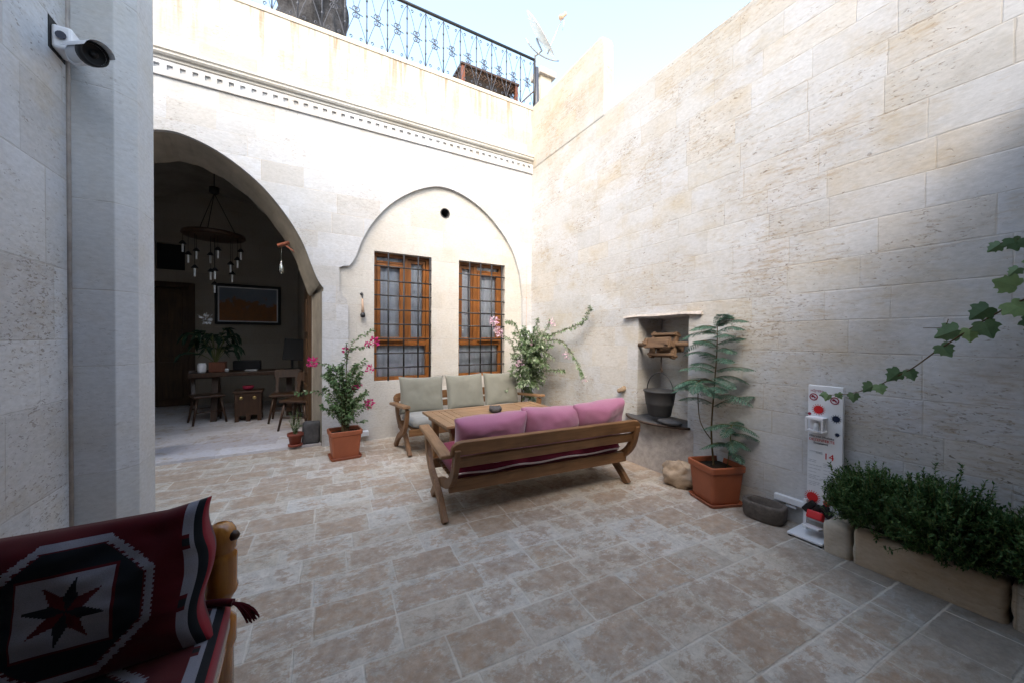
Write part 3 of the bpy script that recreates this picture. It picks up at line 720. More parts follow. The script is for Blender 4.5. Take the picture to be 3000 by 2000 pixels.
# the far sofa's seat front sits at y = 5.19-.62
# table
tb=thing('coffee_table','slatted teak coffee table standing between the two sofas','table',(2.0,3.85,0))
X0,X1,Y0,Y1,zt=1.24,2.76,3.45,4.29,.62
w=MB()
w.bb((X0,Y0,zt-.028),(X0+.09,Y1,zt)); w.bb((X1-.09,Y0,zt-.028),(X1,Y1,zt))
for i in range(3): w.bb((X0+.096+i*.075,Y0+.085,zt-.026),(X0+.096+i*.075+.069,Y1-.085,zt-.002)); w.bb((X1-.096-i*.075-.069,Y0+.085,zt-.026),(X1-.096-i*.075,Y1-.085,zt-.002))
w.bb((X0+.092,Y0,zt-.028),(X1-.092,Y0+.08,zt)); w.bb((X0+.092,Y1-.08,zt-.028),(X1-.092,Y1,zt))
n=8; sp=(Y1-Y0-.17)/n
for i in range(n): w.bb((X0+.325,Y0+.085+i*sp,zt-.026),(X1-.325,Y0+.085+(i+1)*sp-.006,zt-.002))
w.build('tabletop','teakt',tb,bevel=.003)
w=MB(); w.bb((X0+.06,Y0+.05,zt-.09),(X1-.06,Y0+.075,zt-.03)); w.bb((X0+.06,Y1-.075,zt-.09),(X1-.06,Y1-.05,zt-.03)); w.bb((X0+.06,Y0+.08,zt-.09),(X0+.085,Y1-.08,zt-.03)); w.bb((X1-.085,Y0+.08,zt-.09),(X1-.06,Y1-.08,zt-.03)); w.build('apron','teak',tb)
for x in (X0+.12,X1-.12):
    for y in (Y0+.12,Y1-.12):
        w=MB(); w.box((x,y,(zt-.03)/2),(.07,.07,zt-.03)); w.build('leg','teakz',tb,bevel=.006)
at=thing('ashtray','small carved dark stone ashtray on the coffee table','ashtray',(1.99,3.86,zt))
w=MB(); w.lathe([(.045,0),(.072,.012),(.078,.035),(.070,.058),(.062,.066),(.05,.062),(.048,.03),(0,.022)],(1.99,3.86,zt),16)
for k in range(4):
    a=k*pi/2+.4; w.lathe([(0,-.022),(.018,-.014),(.02,.0),(.014,.016),(0,.022)],(1.99+.07*cos(a),3.86+.07*sin(a),zt+.05),8)
w.build('bowl','darkstone',at)

# ================================================================== PLANT POTS
def sq_loop(a,b,r,n=4):
    pts=[]
    for cx,cy,a0 in ((a-r,b-r,0),(-a+r,b-r,90),(-a+r,-b+r,180),(a-r,-b+r,270)):
        for k in range(n+1):
            t=rad(a0+90*k/n); pts.append((cx+r*cos(t),cy+r*sin(t)))
    return pts
def rings(mb,rs,c,rot):
    c=Vector(c); n=len(rs[0][0]); vs=[]
    for lp,z in rs: vs+=[c+rot@Vector((x,y,z)) for x,y in lp]
    mb.add(vs,[(i*n+k,i*n+(k+1)%n,(i+1)*n+(k+1)%n,(i+1)*n+k) for i in range(len(rs)-1) for k in range(n)],False)
    mb.add(vs[:n],[tuple(range(n))[::-1]]); mb.add(vs[-n:],[tuple(range(n))])
def square_pot(label,c,rz,a,b,h,name='flower_pot'):
    o=thing(name,label,'pot',c,rz,'square terracotta flower pots')
    w=MB(); L=lambda s:sq_loop(a*s,b*s,.035*s)
    rings(w,[(L(.78),.02),(L(.80),.03),(L(.93),h-.06),(L(1.0),h-.055),(L(1.02),h-.01),(L(1.0),h),(L(.90),h),(L(.88),h-.05)],(0,0,0),I3)
    w.build('planter_body','terra',o,local=True,bevel=.004)
    w=MB(); rings(w,[(L(.9),.0),(L(.98),.03),(L(.95),.034),(L(.86),.012)],(0,0,0),I3); w.build('saucer','terra',o,local=True)
    w=MB(); rings(w,[(L(.86),h-.06),(L(.86),h-.045)],(0,0,0),I3); w.build('soil','soil',o,local=True)
    return o
square_pot('square terracotta pot of magenta bougainvillea standing by the arch',(.47,5.0,0),rad(4),.185,.15,.35)
square_pot('square terracotta pot of the feathery sapling by the well',(3.34,2.01,0),rad(-20),.175,.175,.36)

def leafy(mb,path,dens,L,W,spread=.5,jit=.3,droop=.3,start=0.,stemmb=None,r=.004):
    P=catmull(path,6)
    if stemmb: stemmb.tube(P,[r*(1-.7*i/len(P)) for i in range(len(P))],5,False)
    tot=sum((b-a).length for a,b in zip(P,P[1:])); n=int(dens*tot)
    for i in range(n):
        t=start+(1-start)*(i+R.random())/n; k=t*(len(P)-1); j=min(int(k),len(P)-2); p=P[j].lerp(P[j+1],k-j); d=(P[j+1]-P[j]).normalized()
        side=d.cross(Vector((0,0,1))); 
        if side.length<.1: side=Vector((1,0,0))
        side.normalize(); a=R.uniform(0,2*pi); out=side*cos(a)+side.cross(d)*sin(a)
        dd=(d*.5+out*spread*1.6+rv(jit)+Vector((0,0,-droop))).normalized(); s=R.uniform(.7,1.25)
        mb.leaf(p,dd,Vector((0,0,1))+rv(.5),L*s,W*s,R.uniform(.05,.3),R.uniform(0,.25))
def blossom(mb,c,r,n,L):
    for i in range(n):
        d=rv(1); 
        if d.length<.1: continue
        d.normalize(); p=Vector(c)+d*r*R.uniform(.2,1); mb.leaf(p,(d+rv(.7)),rv(1)+Vector((0,0,.5)),L*R.uniform(.7,1.2),L*.8,.2)
# magenta bougainvillea
bg=thing('magenta_bougainvillea','bougainvillea with magenta flowers growing from the pot by the arch','plant',(.47,5.0,.3))
lf=MB(); st=MB(); B=Vector((.47,5.0,.3))
st.tube([(.49,5.0,.3),(.49,5.0,1.40)],.006,6)
for i in range(54):
    a=R.uniform(0,2*pi); h=R.uniform(.10,.78)+.1; rr=R.uniform(.12,.30)*(1 if h<.8 else .7)
    e=B+Vector((cos(a)*rr,sin(a)*rr*.8,h)); mid=B+Vector((cos(a)*rr*.4,sin(a)*rr*.4,h*.7))
    leafy(lf,[B+Vector((R.uniform(-.04,.04),R.uniform(-.04,.04),0)),mid,e],95,.045,.032,.5,.4,.3,.25,st,.004)
for pts in ([(.49,5,1.0),(.50,4.98,1.28),(.60,4.97,1.46),(.72,4.96,1.53),(.80,4.95,1.58)],[(.49,5,1.1),(.52,5,1.32),(.62,4.98,1.36),(.74,4.97,1.38)],
            [(.45,5,.95),(.36,4.98,1.12),(.22,4.95,1.17),(.11,4.94,1.18)],[(.5,5,.9),(.58,4.97,1.08),(.66,4.95,1.14),(.70,4.95,1.2)],
            [(.45,5,.6),(.30,4.96,.78),(.12,4.93,.85),(-.06,4.92,.84)],[(.5,5,.4),(.6,4.96,.52),(.68,4.94,.60),(.74,4.93,.62)],[(.5,5,.5),(.62,4.95,.42),(.70,4.93,.45)],[(.48,5,1.0),(.47,5,1.2),(.49,4.99,1.42)],[(.45,5,.4),(.33,4.96,.55),(.28,4.95,.60)]):
    leafy(lf,pts,75,.045,.03,.45,.3,.35,.15,st,.0035)
lf.build('foliage','leafb',bg,norm=False); st.build('stem','stem',bg)
for c,r,n in [((.81,4.95,1.43),.055,60),((.73,4.96,1.40),.035,26),((.11,4.94,1.19),.065,80),((.75,4.95,1.10),.05,48),((.48,4.99,1.33),.03,16),((.58,4.97,.86),.028,18),((.635,4.96,.88),.02,10),((.75,4.93,.65),.055,56)]:
    w=MB(); blossom(w,c,r,n,.03); w.build('flower_cluster','magenta',bg,norm=False)
# pink bougainvillea climbing at the corner
pk=thing('pink_bougainvillea','sprawling pale pink bougainvillea climbing in the corner behind the grey sofa','plant',(3.28,5.35,0))
lf=MB(); st=MB(); Bp=Vector((3.28,5.33,0))
st.tube(catmull([(3.26,5.36,0),(3.27,5.36,.5),(3.28,5.34,.9)],4),[.016]*9,7,False)
mains=[[(3.28,5.3,.5),(3.24,5.25,.9),(3.0,5.1,1.15),(2.85,5.0,1.42),(2.66,4.95,1.55)],
 [(3.27,5.3,.8),(3.18,5.2,1.2),(3.0,5.05,1.60),(2.88,5.0,1.72),(2.72,4.95,1.74)],
 [(3.28,5.3,.9),(3.32,5.1,1.3),(3.38,4.6,1.55),(3.40,4.2,1.64),(3.41,3.95,1.74),(3.42,3.82,1.92)],
 [(3.28,5.3,1.0),(3.35,4.95,1.38),(3.40,4.5,1.45),(3.42,4.25,1.30),(3.42,4.05,1.08),(3.40,3.95,.95)],
 [(3.28,5.3,.8),(3.32,5.1,1.2),(3.30,4.95,1.6),(3.26,4.9,1.80)],
 [(3.28,5.3,.9),(3.34,5.0,1.3),(3.38,4.8,1.65),(3.40,4.72,1.75)],
 [(3.3,5.3,.7),(3.38,4.9,.95),(3.42,4.55,1.0),(3.42,4.4,1.0)],
 [(3.28,5.3,.6),(3.2,5.15,.9),(3.05,5.0,1.05),(2.95,4.95,1.22)]]
for pth in mains: leafy(lf,pth,120,.052,.022,.5,.3,.35,.12,st,.006)
for i in range(120):
    a=R.uniform(0,2*pi); t=R.random(); b0=Bp+Vector((R.uniform(-.1,.1),-.1-R.random()*.25,.72+.75*R.random()))
    e=b0+Vector((R.uniform(-.48,.14),R.uniform(-.62,.1),R.uniform(-.12,.30))); e.x=min(e.x,3.46); leafy(lf,[b0,(b0+e)/2+Vector((0,0,.05)),e],130,.052,.026,.5,.4,.35,0,st,.003)
for i in range(10):
    b0=Bp+Vector((R.uniform(-.06,.06),-.05,.45+.35*R.random())); leafy(lf,[b0,b0+Vector((R.uniform(-.12,.12),-.12,.02)),b0+Vector((R.uniform(-.14,.14),-.18,-.15))],130,.052,.028,.5,.4,.35,0,st,.003)
lf.build('foliage','leafp',pk,norm=False); st.build('stem','stem',pk)
for c,r,n in [((2.52,4.95,1.74),.07,70),((2.56,4.94,1.62),.045,30),((2.62,4.94,1.56),.07,60),((2.95,4.9,1.10),.06,50),((3.14,4.9,1.42),.05,26),((3.36,4.62,1.72),.06,30),((3.40,4.32,1.24),.05,26),((3.42,3.93,.93),.03,10)]:
    w=MB(); blossom(w,c,r,n,.032); w.build('flower_cluster','pinkf',pk,norm=False)
# feathery saplings in the second pot
def frond(lf,st,base,dirv,L,sag,n=15,pl=.075):
    d=Vector(dirv); d.normalize(); P=[]
    for i in range(n+1):
        t=i/n; P.append(Vector(base)+Vector((d.x,d.y,0))*L*t+Vector((0,0,d.z*L*t-sag*L*t*t)))
    st.tube(P,[.0028*(1-.7*i/n) for i in range(n+1)],4,False)
    for i in range(1,n+1):
        tdir=(P[i]-P[i-1]).normalized(); side=tdir.cross(Vector((0,0,1))).normalized()
        s=pl*(sin(pi*min(1,(i/n)*.9+.12))**.7)
        for sg in (1,-1):
            pd=(side*sg*.85+tdir*.55+Vector((0,0,-.35+R.uniform(-.15,.15)))).normalized(); p=P[i]
            m_=6
            for k in range(m_):
                q=p+pd*s*(k+.4)/m_
                for s2 in (1,-1):
                    ld=(tdir*s2*.8+pd*.6+Vector((0,0,-.2))).normalized(); lf.leaf(q,ld,Vector((0,0,1))+rv(.3),.017,.0075,.1)
            lf.leaf(p,pd,Vector((0,0,1)),s*1.05,.008,.05)
fp=thing('feathery_sapling','tall slender sapling with layered feathery blue green fronds in the terracotta pot','plant',(3.34,2.03,.33))
lf=MB(); st=MB()
tr=catmull([(3.345,2.03,.30),(3.33,2.05,.62),(3.345,2.04,1.0),(3.35,2.02,1.35),(3.355,2.02,1.60)],5)
st.tube(tr,[.010-.007*i/len(tr) for i in range(len(tr))],7)
for i in range(27):
    z=.84+.78*i/26+R.uniform(-.02,.02); t=(z-.30)/1.3; k=t*(len(tr)-1); j=min(int(k),len(tr)-2); p=tr[j].lerp(tr[j+1],k-j)
    a=i*2.4+R.uniform(-.5,.5); d=Vector((.55*cos(a)-.15,sin(a),0)); 
    if abs(d.y)<.45: d.y=.6*(1 if i%2 else -1)
    frond(lf,st,p,(d.x,d.y,R.uniform(.25,.75)),R.uniform(.28,.44)*(1.12-.38*(i/26)),R.uniform(.35,.65),15,R.uniform(.085,.12))
for i in range(3): frond(lf,st,tr[-1],(R.uniform(-.3,.2),-.6+.15*i,.9),.27,.5)
br=catmull([(3.335,2.05,.55),(3.28,2.13,.72),(3.27,2.15,1.0),(3.27,2.14,1.1)],4); st.tube(br,[.005]*len(br),6)
for i in range(9):
    a=2*pi*i/9; frond(lf,st,br[-1-(i%4)],(cos(a)*.6-.2,sin(a),.2),R.uniform(.2,.3),.5)
lf.build('foliage','fern',fp,norm=False); st.build('trunk','stem',fp)
sp=thing('young_sapling','low bushy feathery seedling sharing the pot of the tall sapling','plant',(3.37,1.92,.33))
lf=MB(); st=MB(); tr=[Vector((3.38,1.93,.30)),Vector((3.39,1.91,.55)),Vector((3.39,1.90,.72))]; st.tube(tr,.004,5)
for i in range(15):
    a=2.4*i; p=tr[1].lerp(tr[2],R.uniform(-.8,1)); frond(lf,st,p,(cos(a)*.6-.15,sin(a),.25),R.uniform(.15,.25),.5,11,.065)
lf.build('foliage','leafb' if 0 else 'fern',sp,norm=False); st.build('stem','stemg',sp)

# small round pot and grey block at the arch
rp=thing('small_flower_pot','small round brown pot on the threshold under the arch','pot',(-.07,5.72,.0))
w=MB(); w.lathe([(.075,.0),(.085,.0),(.088,.025),(.07,.03)],(-.07,5.70,.036),20); w.build('saucer','terrad',rp)
w=MB(); w.lathe([(.062,.012),(.082,.13),(.095,.135),(.098,.17),(.088,.17),(.085,.14),(0,.14)],(-.07,5.70,.036),20); w.build('pot_body','terrad',rp)
hp=thing('young_conifer_seedling','small feathery green seedling in the little pot under the arch','plant',(-.07,5.70,.2))
lf=MB(); st=MB()
for i in range(12):
    a=i*2.4; leafy(lf,[(-.07,5.70,.16),(-.07+.03*cos(a),5.70+.03*sin(a),.26),(-.07+.07*cos(a),5.70+.07*sin(a),.30+.02*i)],240,.022,.006,.4,.3,0,.2,st,.002)
lf.build('foliage','leafb',hp,norm=False); st.build('stem','stemg',hp)
w=MB(); rough_box(w,(.012,5.70,.02),(.228,5.83,.33),.006,.03,4,Rx(rad(-6))@Ry(rad(2)))
tag(w.build('grey_stone_block','darkstone'),'upright dark grey stone block leaning against the arch jamb','stone')

# ================================================================== WELL THINGS
wl=thing('well_windlass','weathered wooden windlass on an axle across the well niche','windlass',(3.6,2.78,1.4))
xc,zc=3.56,1.42
w=MB(); w.tube([(xc,2.44,zc+.02),(xc,3.11,zc-.005)],.026,10); w.build('axle','oldwood',wl)
for y in (2.62,2.90):
    w=MB()
    for a in (0.25,0.25+pi/2): w.box((xc,y,zc),(.30,.045,.06),Ry(a))
    w.build('spoke_wheel','oldwood',wl,bevel=.008)
for k in range(4):
    a=.25+k*pi/2; w=MB(); w.box((xc+.115*cos(a),2.76,zc-.115*sin(a)),(.03,.34,.115),Ry(a)@Rx(rad((-4,5,3,-6)[k]))); w.build('drum_slat','oldwood',wl,bevel=.008)
w=MB(); w.tube([(xc-.05,2.98+.012*i,zc+.03*sin(i)) for i in range(3)],.02,7); w.build('axle_peg','oldwood',wl)
w=MB(); y=2.775
for i in range(8):
    z=1.30-.026*i
    w.tube([(xc-.02+.009*cos(t)*(1 if i%2 else .3),y+.009*cos(t)*(.3 if i%2 else 1),z+.018*sin(t)) for t in [k*pi/4 for k in range(9)]],.0035,5,False)
w.tube([(xc-.02,y,1.10),(xc-.02,y-.018,1.13),(xc-.02,y,1.155),(xc-.02,y+.012,1.14)],.006,6)
tag(w.build('well_chain','rust'),'rusty chain and hook hanging from the windlass','chain')
bk=thing('well_bucket','dark grey rubber bucket hanging by its handle in the well niche','bucket',(3.53,2.775,.63))
w=MB(); w.lathe([(0,.0),(.115,.0),(.122,.01),(.142,.12),(.147,.125),(.15,.15),(.168,.265),(.178,.27),(.178,.285),(.166,.285),(.15,.16),(.11,.03),(0,.03)],(3.52,2.775,.63),30); w.build('bucket_body','rubber',bk)
w=MB(); w.tube([(3.52+.0*cos(t),2.775+.175*cos(t),.895+.215*sin(t)) for t in [pi*k/20 for k in range(21)]],.0065,6); w.build('handle','iron',bk)
w=MB(); w.lathe([(0,0),(.09,.004),(.12,.025),(.11,.045),(.05,.055),(0,.055)],(3.46,2.60,.568),18,.75,1.2); tag(w.build('flat_stone','darkstone'),'flat round dark stone lying on the well ledge under the bucket','stone')
# rock at the foot
def rockmesh(c,s,seed,cut=None):
    w=MB()
    def fn(u,v):
        a=2*pi*u;b=pi*(v-.5); d=Vector((cos(a)*cos(b),sin(a)*cos(b),sin(b)))
        r=1+.25*noise.noise(d*1.6+Vector((seed,0,0)))+.20*noise.noise(d*3.7+Vector((seed,3,0)))+.08*noise.noise(d*11)+.04*noise.noise(d*26)
        return Vector(c)+Vector((d.x*s[0]*r,d.y*s[1]*r,max(-s[2]*.7,d.z*s[2]*r)))
    grid_surface(w,fn,40,24); return w
w=rockmesh((3.38,2.40,.10),(.135,.19,.15),2); tag(w.build('limestone_boulder','rock'),'rough rounded limestone boulder on the floor under the well','rock')
# trough
w=MB(); rot=Rz(rad(-60))
def oval(a,b,n=28,p=2.8): return [(a*abs(cos(t))**(2/p)*(1 if cos(t)>=0 else -1),b*abs(sin(t))**(2/p)*(1 if sin(t)>=0 else -1)) for t in [2*pi*k/n for k in range(n)]]
rings(w,[(oval(.135,.092),0),(oval(.150,.102),.03),(oval(.158,.108),.12),(oval(.155,.106),.142),(oval(.125,.078),.145),(oval(.115,.07),.10),(oval(.10,.06),.05)],(3.355,1.60,0),Rz(rad(97)))
o=w.build('stone_trough','trough',bevel=.008,smooth=True); tag(o,'hollowed oval grey stone trough on the floor beside the terracotta pot','trough')

# ================================================================== SANITISER SIGN
sg=thing('sanitiser_stand','tall white hand sanitiser stand with red virus drawings and a foot pedal','sign',(3.42,1.25,0))
SX=3.425; YL=1.335; YR=1.12
def sx(s,z): return (SX,YL-s,z)
w=MB(); w.bb((SX,YR,.10),(SX+.03,YL,1.148)); w.build('panel','white',sg,bevel=.004)
w=MB(); w.bb((3.235,1.165,.012),(3.50,1.385,.03)); w.build('base_plate','white',sg,bevel=.005)
w=MB(); 
for x,y in ((3.25,1.18),(3.25,1.37),(3.48,1.37)): w.lathe([(.012,0),(.012,.012)],(x,y,0),8)
w.build('rubber_foot','blackp',sg)
w=MB(); w.bb((3.40,1.325,.03),(3.42,1.345,.26)); w.bb((3.40,1.17,.03),(3.42,1.185,.26)); w.build('support','white',sg)
w=MB(); w.box((3.33,1.255,.092),(.10,.105,.014),Ry(rad(12))); w.build('pedal','whitep',sg,bevel=.003)
w=MB(); w.box((3.37,1.255,.17),(.06,.10,.06),Ry(rad(25))); w.build('pedal_cover','red',sg,bevel=.01)
w=MB(); 
for a,b in ((1.32,.20),(1.29,.235),(1.25,.215),(1.21,.235),(1.185,.20)): w.box((3.395,a,b),(.03,.045,.06),Rx(.6))
w.build('spring_housing','blackp',sg,bevel=.008)
w=MB(); w.lathe([(0,-.02),(.018,-.015),(.02,0),(.018,.015),(0,.02)],(3.40,1.20,.275),12); w.build('red_knob','red',sg)
def disc(mb,s,z,r,t=.002,n=24):
    mb.prism([(s+r*cos(2*pi*k/n),z+r*sin(2*pi*k/n)) for k in range(n)],[],lambda a,b,d:(SX-d,YL-a,b),t,.0003)
def virus(s,z,r,mat,n=16):
    w=MB(); disc(w,s,z,r,.0026)
    for k in range(n):
        a=2*pi*k/n+.1; p=Vector((SX-.0012,YL-(s+(r*1.22)*cos(a)),z+r*1.22*sin(a)))
        w.box(p,(.002,r*.11,r*.42),Rx(pi/2-a+pi) if 0 else Rx(a-pi/2) if 0 else Matrix.Rotation(-(pi/2-a),3,'X') if 0 else Rx(-(a-pi/2)*-1*-1))
    w.build('virus_print',mat,sg)
virus(.068,.965,.030,'red'); virus(.175,.912,.023,'navy',12); virus(.183,.797,.013,'navy',8); virus(.038,.285,.036,'red',20)
w=MB(); disc(w,.012,.925,.011); w.build('dot_print','maroonp',sg)
for s,z in ((.036,1.058),(.165,1.045)):
    w=MB(); n=28; w.prism([(s+.027*cos(2*pi*k/n),z+.027*sin(2*pi*k/n)) for k in range(n)],[[(s+.020*cos(2*pi*k/n),z+.020*sin(2*pi*k/n)) for k in range(n)]],lambda a,b,d:(SX-d,YL-a,b),.002,.0003)
    w.box((SX-.0014,YL-(s+.002),z+.002),(.002,.028,.010),Rx(.8)); w.box((SX-.0014,YL-(s-.008),z+.004),(.002,.012,.014),Rx(.3)); w.build('warning_symbol','maroonp',sg)
w=MB(); w.bb((3.345,YL-.125,.895),(SX,YL-.015,.912)); w.bb((3.345,YL-.125,.80),(SX,YL-.015,.812)); w.bb((3.345,YL-.125,.812),(3.352,YL-.112,.895)); w.bb((3.345,YL-.028,.812),(3.352,YL-.015,.895)); w.bb((SX-.02,YL-.12,.812),(SX,YL-.02,.895)); w.build('dispenser_box','whitep',sg,bevel=.003)
w=MB(); w.lathe([(.018,0),(.018,.05),(.008,.055),(.008,.07)],(3.375,YL-.075,.814),14); w.build('pump_bottle','clear',sg)
def text(body,s,z,size,mat,name='lettering',sxs=1.,align='LEFT'):
    cu=bpy.data.curves.new('t','FONT'); cu.body=body; cu.size=size; cu.extrude=.0006; cu.align_x=align
    ob=bpy.data.objects.new('t',cu); COL.objects.link(ob); bpy.context.view_layer.update()
    me=bpy.data.meshes.new_from_object(ob.evaluated_get(bpy.context.evaluated_depsgraph_get())); bpy.data.objects.remove(ob)
    me.name=name; me.materials.clear(); me.materials.append(M[mat])
    o=bpy.data.objects.new(name,me); COL.objects.link(o); o.parent=sg
    mw=Matrix(((0,0,-1,SX-.0012),(-sxs,0,0,YL-s),(0,1,0,z),(0,0,0,1)))
    o.matrix_local=Matrix.Translation(-sg.location)@mw
text('HİJYEN',.016,1.098,.024,'maroonp')
text('Ellerinizi Mutlaka',.012,.752,.0225,'navy'); text('DEZENFEKTE',.010,.724,.027,'red'); text('Etmelisiniz',.040,.702,.021,'navy')
text('14',.102,.598,.066,'red'); text('KURAL',.055,.628,.014,'greyp')
w=MB()
for cidx,s0 in enumerate((.010,.105)):
    z=.572-.01*cidx
    while z>.36:
        s=s0+.004
        w.box((SX-.001,YL-s0+.001,z),(.0015,.003,.004))
        for k in range(R.randint(2,4)):
            l=R.uniform(.012,.026)
            if s+l>s0+.088: break
            w.box((SX-.001,YL-s-l/2,z),(.0015,l,.0042)); s+=l+.004
        z-=.0125 if R.random()<.5 else .026
w.bb((SX-.002,YL-.095,.640),(SX-.0003,YL-.014,.643))
tag(w.build('fine_print','greyp',sg),kind='stuff')

# ================================================================== PLANTER BED
kb=thing('planter_bed','low raised bed of rust stained stone blocks along the right wall','planter',(3.3,0,0))
w=MB(); 
ys=[1.165,1.0,.36,-.3,-.95,-1.6]
for i,(a,b) in enumerate(zip(ys,ys[1:])):
    rough_box(w,(3.215+.004*(i%2),b+.003,-.03),(3.335,a-.003,.222+.006*(i%3)),.011,.025,i)
rough_box(w,(3.33,1.04,-.03),(3.52,1.15,.22),.006,.03,9); w.build('kerb_block','kerb',kb)
w=MB(); w.bb((3.32,-1.6,.05),(3.52,1.06,.17)); w.build('soil','soil',kb)
tag_l=['pale tipped leafy shrub at the end of the raised bed beside the sanitiser stand','dark green shrub spilling over the kerb in the middle of the raised bed','dense dark shrub of the raised bed at the right edge']
def shrub(lab,c,rx_,ry_,rz_,n,pale):
    o=thing('shrub',lab,'shrub',(c[0],c[1],.17),0,'shrubs in the raised bed'); lf=MB(); st=MB(); c=Vector(c)
    for i in range(n):
        d=rv(1); 
        while not .1<d.length<1 or (d.z<-.55): d=rv(1)
        d.normalize(); k=1+.22*noise.noise(d*2.2+c)+.12*noise.noise(d*5+c)
        e=c+Vector((d.x*rx_,d.y*ry_,d.z*rz_))*k*R.uniform(.72,1.0); b=c+Vector((d.x*rx_,d.y*ry_,d.z*rz_))*.3+Vector((0,0,-.05))
        e.x=min(e.x,bx(e.y)-.015)
        b.x=min(b.x,bx(b.y)-.03)
        if R.random()<.10: e=e+(e-b).normalized()*R.uniform(.03,.09)
        e.x=min(e.x,bx(e.y)-.015)
        e.y=min(e.y,1.13)
        if e.z<.02: continue
        tip=e+(e-b).normalized()*.02+Vector((0,0,.03+.02*R.random())); tip.x=min(tip.x,bx(tip.y)-.01)
        P=[b.lerp(e,.45),e,tip]; st.tube(P,[.0025,.0015,.001],4,False)
        tot=(P[1]-P[0]).length+(P[2]-P[1]).length; m_=int(tot*210)
        for q in range(m_):
            t=q/m_; p=(P[0].lerp(P[1],t/.75) if t<.75 else P[1].lerp(P[2],(t-.75)/.25)); ax_=(P[1]-P[0]).normalized() if t<.75 else (P[2]-P[1]).normalized()
            o_=rv(1); ld=(ax_*.7+o_.normalized()*.9+Vector((0,0,.15))).normalized(); s=R.uniform(.7,1.2); lf.leaf(p,ld,Vector((0,0,1))+rv(.6),.026*s,.010*s,.15)
    lf.build('foliage','leafr',o,norm=False); st.build('stem','stemg',o)
shrub(tag_l[0],(3.30,.92,.41),.20,.24,.20,600,1)
shrub(tag_l[1],(3.24,.60,.41),.21,.27,.24,760,0)
shrub(tag_l[2],(3.25,.16,.42),.21,.30,.23,760,0)
# grape vine
vn=thing('grape_vine','trailing grape vine shoot with lobed leaves reaching across the right wall','vine',(3.4,.3,1.7))
lobes=[(0,0),(.22,-.10),(.50,-.02),(.40,.14),(.60,.34),(.40,.38),(.34,.50),(.22,.62),(.14,.60),(0,1.0)]
lobes=[(0,.03),(.10,-.08),(.28,-.13),(.43,-.04),(.38,.09),(.50,.18),(.55,.33),(.41,.38),(.33,.46),(.38,.62),(.27,.63),(.17,.72),(.08,.88),(0,.95)]
def vleaf(mb,p,d,nrm,s,fold=.25):
    d=d.normalized(); a=d.cross(nrm).normalized(); n=a.cross(d)
    vs=[];ctr=Vector(p)+d*s*.35
    L=[(x,y) for x,y in lobes]+[(-x,y) for x,y in lobes[-2:0:-1]]
    for x,y in L: vs.append(Vector(p)+a*x*s+d*y*s-n*(abs(x)*fold*s+.18*s*max(0,y-.3)))
    vs.append(ctr); k=len(L); mb.add(vs,[(i,(i+1)%k,k) for i in range(k)],False)
lf=MB(); st=MB()
vp=[(3.34,1.20,1.09),(3.33,1.06,1.12),(3.32,.93,1.18),(3.31,.85,1.24),(3.30,.75,1.32),(3.30,.66,1.42),(3.29,.58,1.50),(3.29,.48,1.60),(3.28,.36,1.70),(3.27,.2,1.80),(3.25,0,1.9)]
P=catmull(vp,5); st.tube(P,[.0025+.003*i/len(P) for i in range(len(P))],6,False)
view=Vector((-.9,-.45,.1))
LV=[(3.33,1.19,1.10,.06,(0,.8,-.3)),(3.32,1.17,1.10,.07,(-.3,.2,-.9)),(3.33,1.12,1.115,.06,(0,-.5,-.8)),(3.32,1.03,1.125,.085,(0,.1,-1)),(3.31,.93,1.20,.10,(0,.5,-.8)),(3.30,.90,1.205,.09,(-.2,-.5,-.8)),(3.30,.80,1.30,.12,(-.2,.5,-.7)),(3.30,.76,1.31,.09,(0,-.3,-.9)),(3.29,.63,1.47,.11,(-.2,-.5,-.8)),
 (3.28,.56,1.56,.14,(-.3,.7,-.5)),(3.28,.52,1.56,.10,(0,.1,-.9)),(3.27,.47,1.60,.13,(-.1,-.3,-.9)),(3.26,.45,1.68,.13,(-.3,.3,-.4)),(3.25,.38,1.70,.14,(-.2,-.6,-.6)),(3.25,.36,1.78,.13,(-.3,.5,.2)),(3.24,.30,1.62,.13,(0,0,-.9)),(3.24,.27,1.75,.14,(0,-.3,-.9)),
 (3.28,.42,2.02,.08,(-.2,.5,-.6)),(3.27,.38,2.04,.10,(-.2,-.2,-.9)),(3.26,.33,2.03,.11,(-.1,-.4,-.8)),(3.27,.30,1.92,.10,(-.1,.3,-.9)),(3.27,.36,1.88,.07,(0,.6,-.7)),(3.24,.24,1.95,.12,(0,.2,-.9))]
for x,y,z,s,d in LV:
    nr=(view+rv(.35)).normalized() ; dd=Vector(d)+rv(.15); vleaf(lf,(x,y,z),dd,nr,s*.8,.42)
st.tube(catmull([(3.30,.46,2.00),(3.29,.40,2.03),(3.27,.3,2.02),(3.25,.1,1.95)],4),.003,5,False); st.tube(catmull([(3.28,.60,1.62),(3.28,.62,1.575),(3.28,.70,1.57)],4),.002,4,False)
lf.build('foliage','vine',vn,norm=False); st.build('stem','stem',vn)

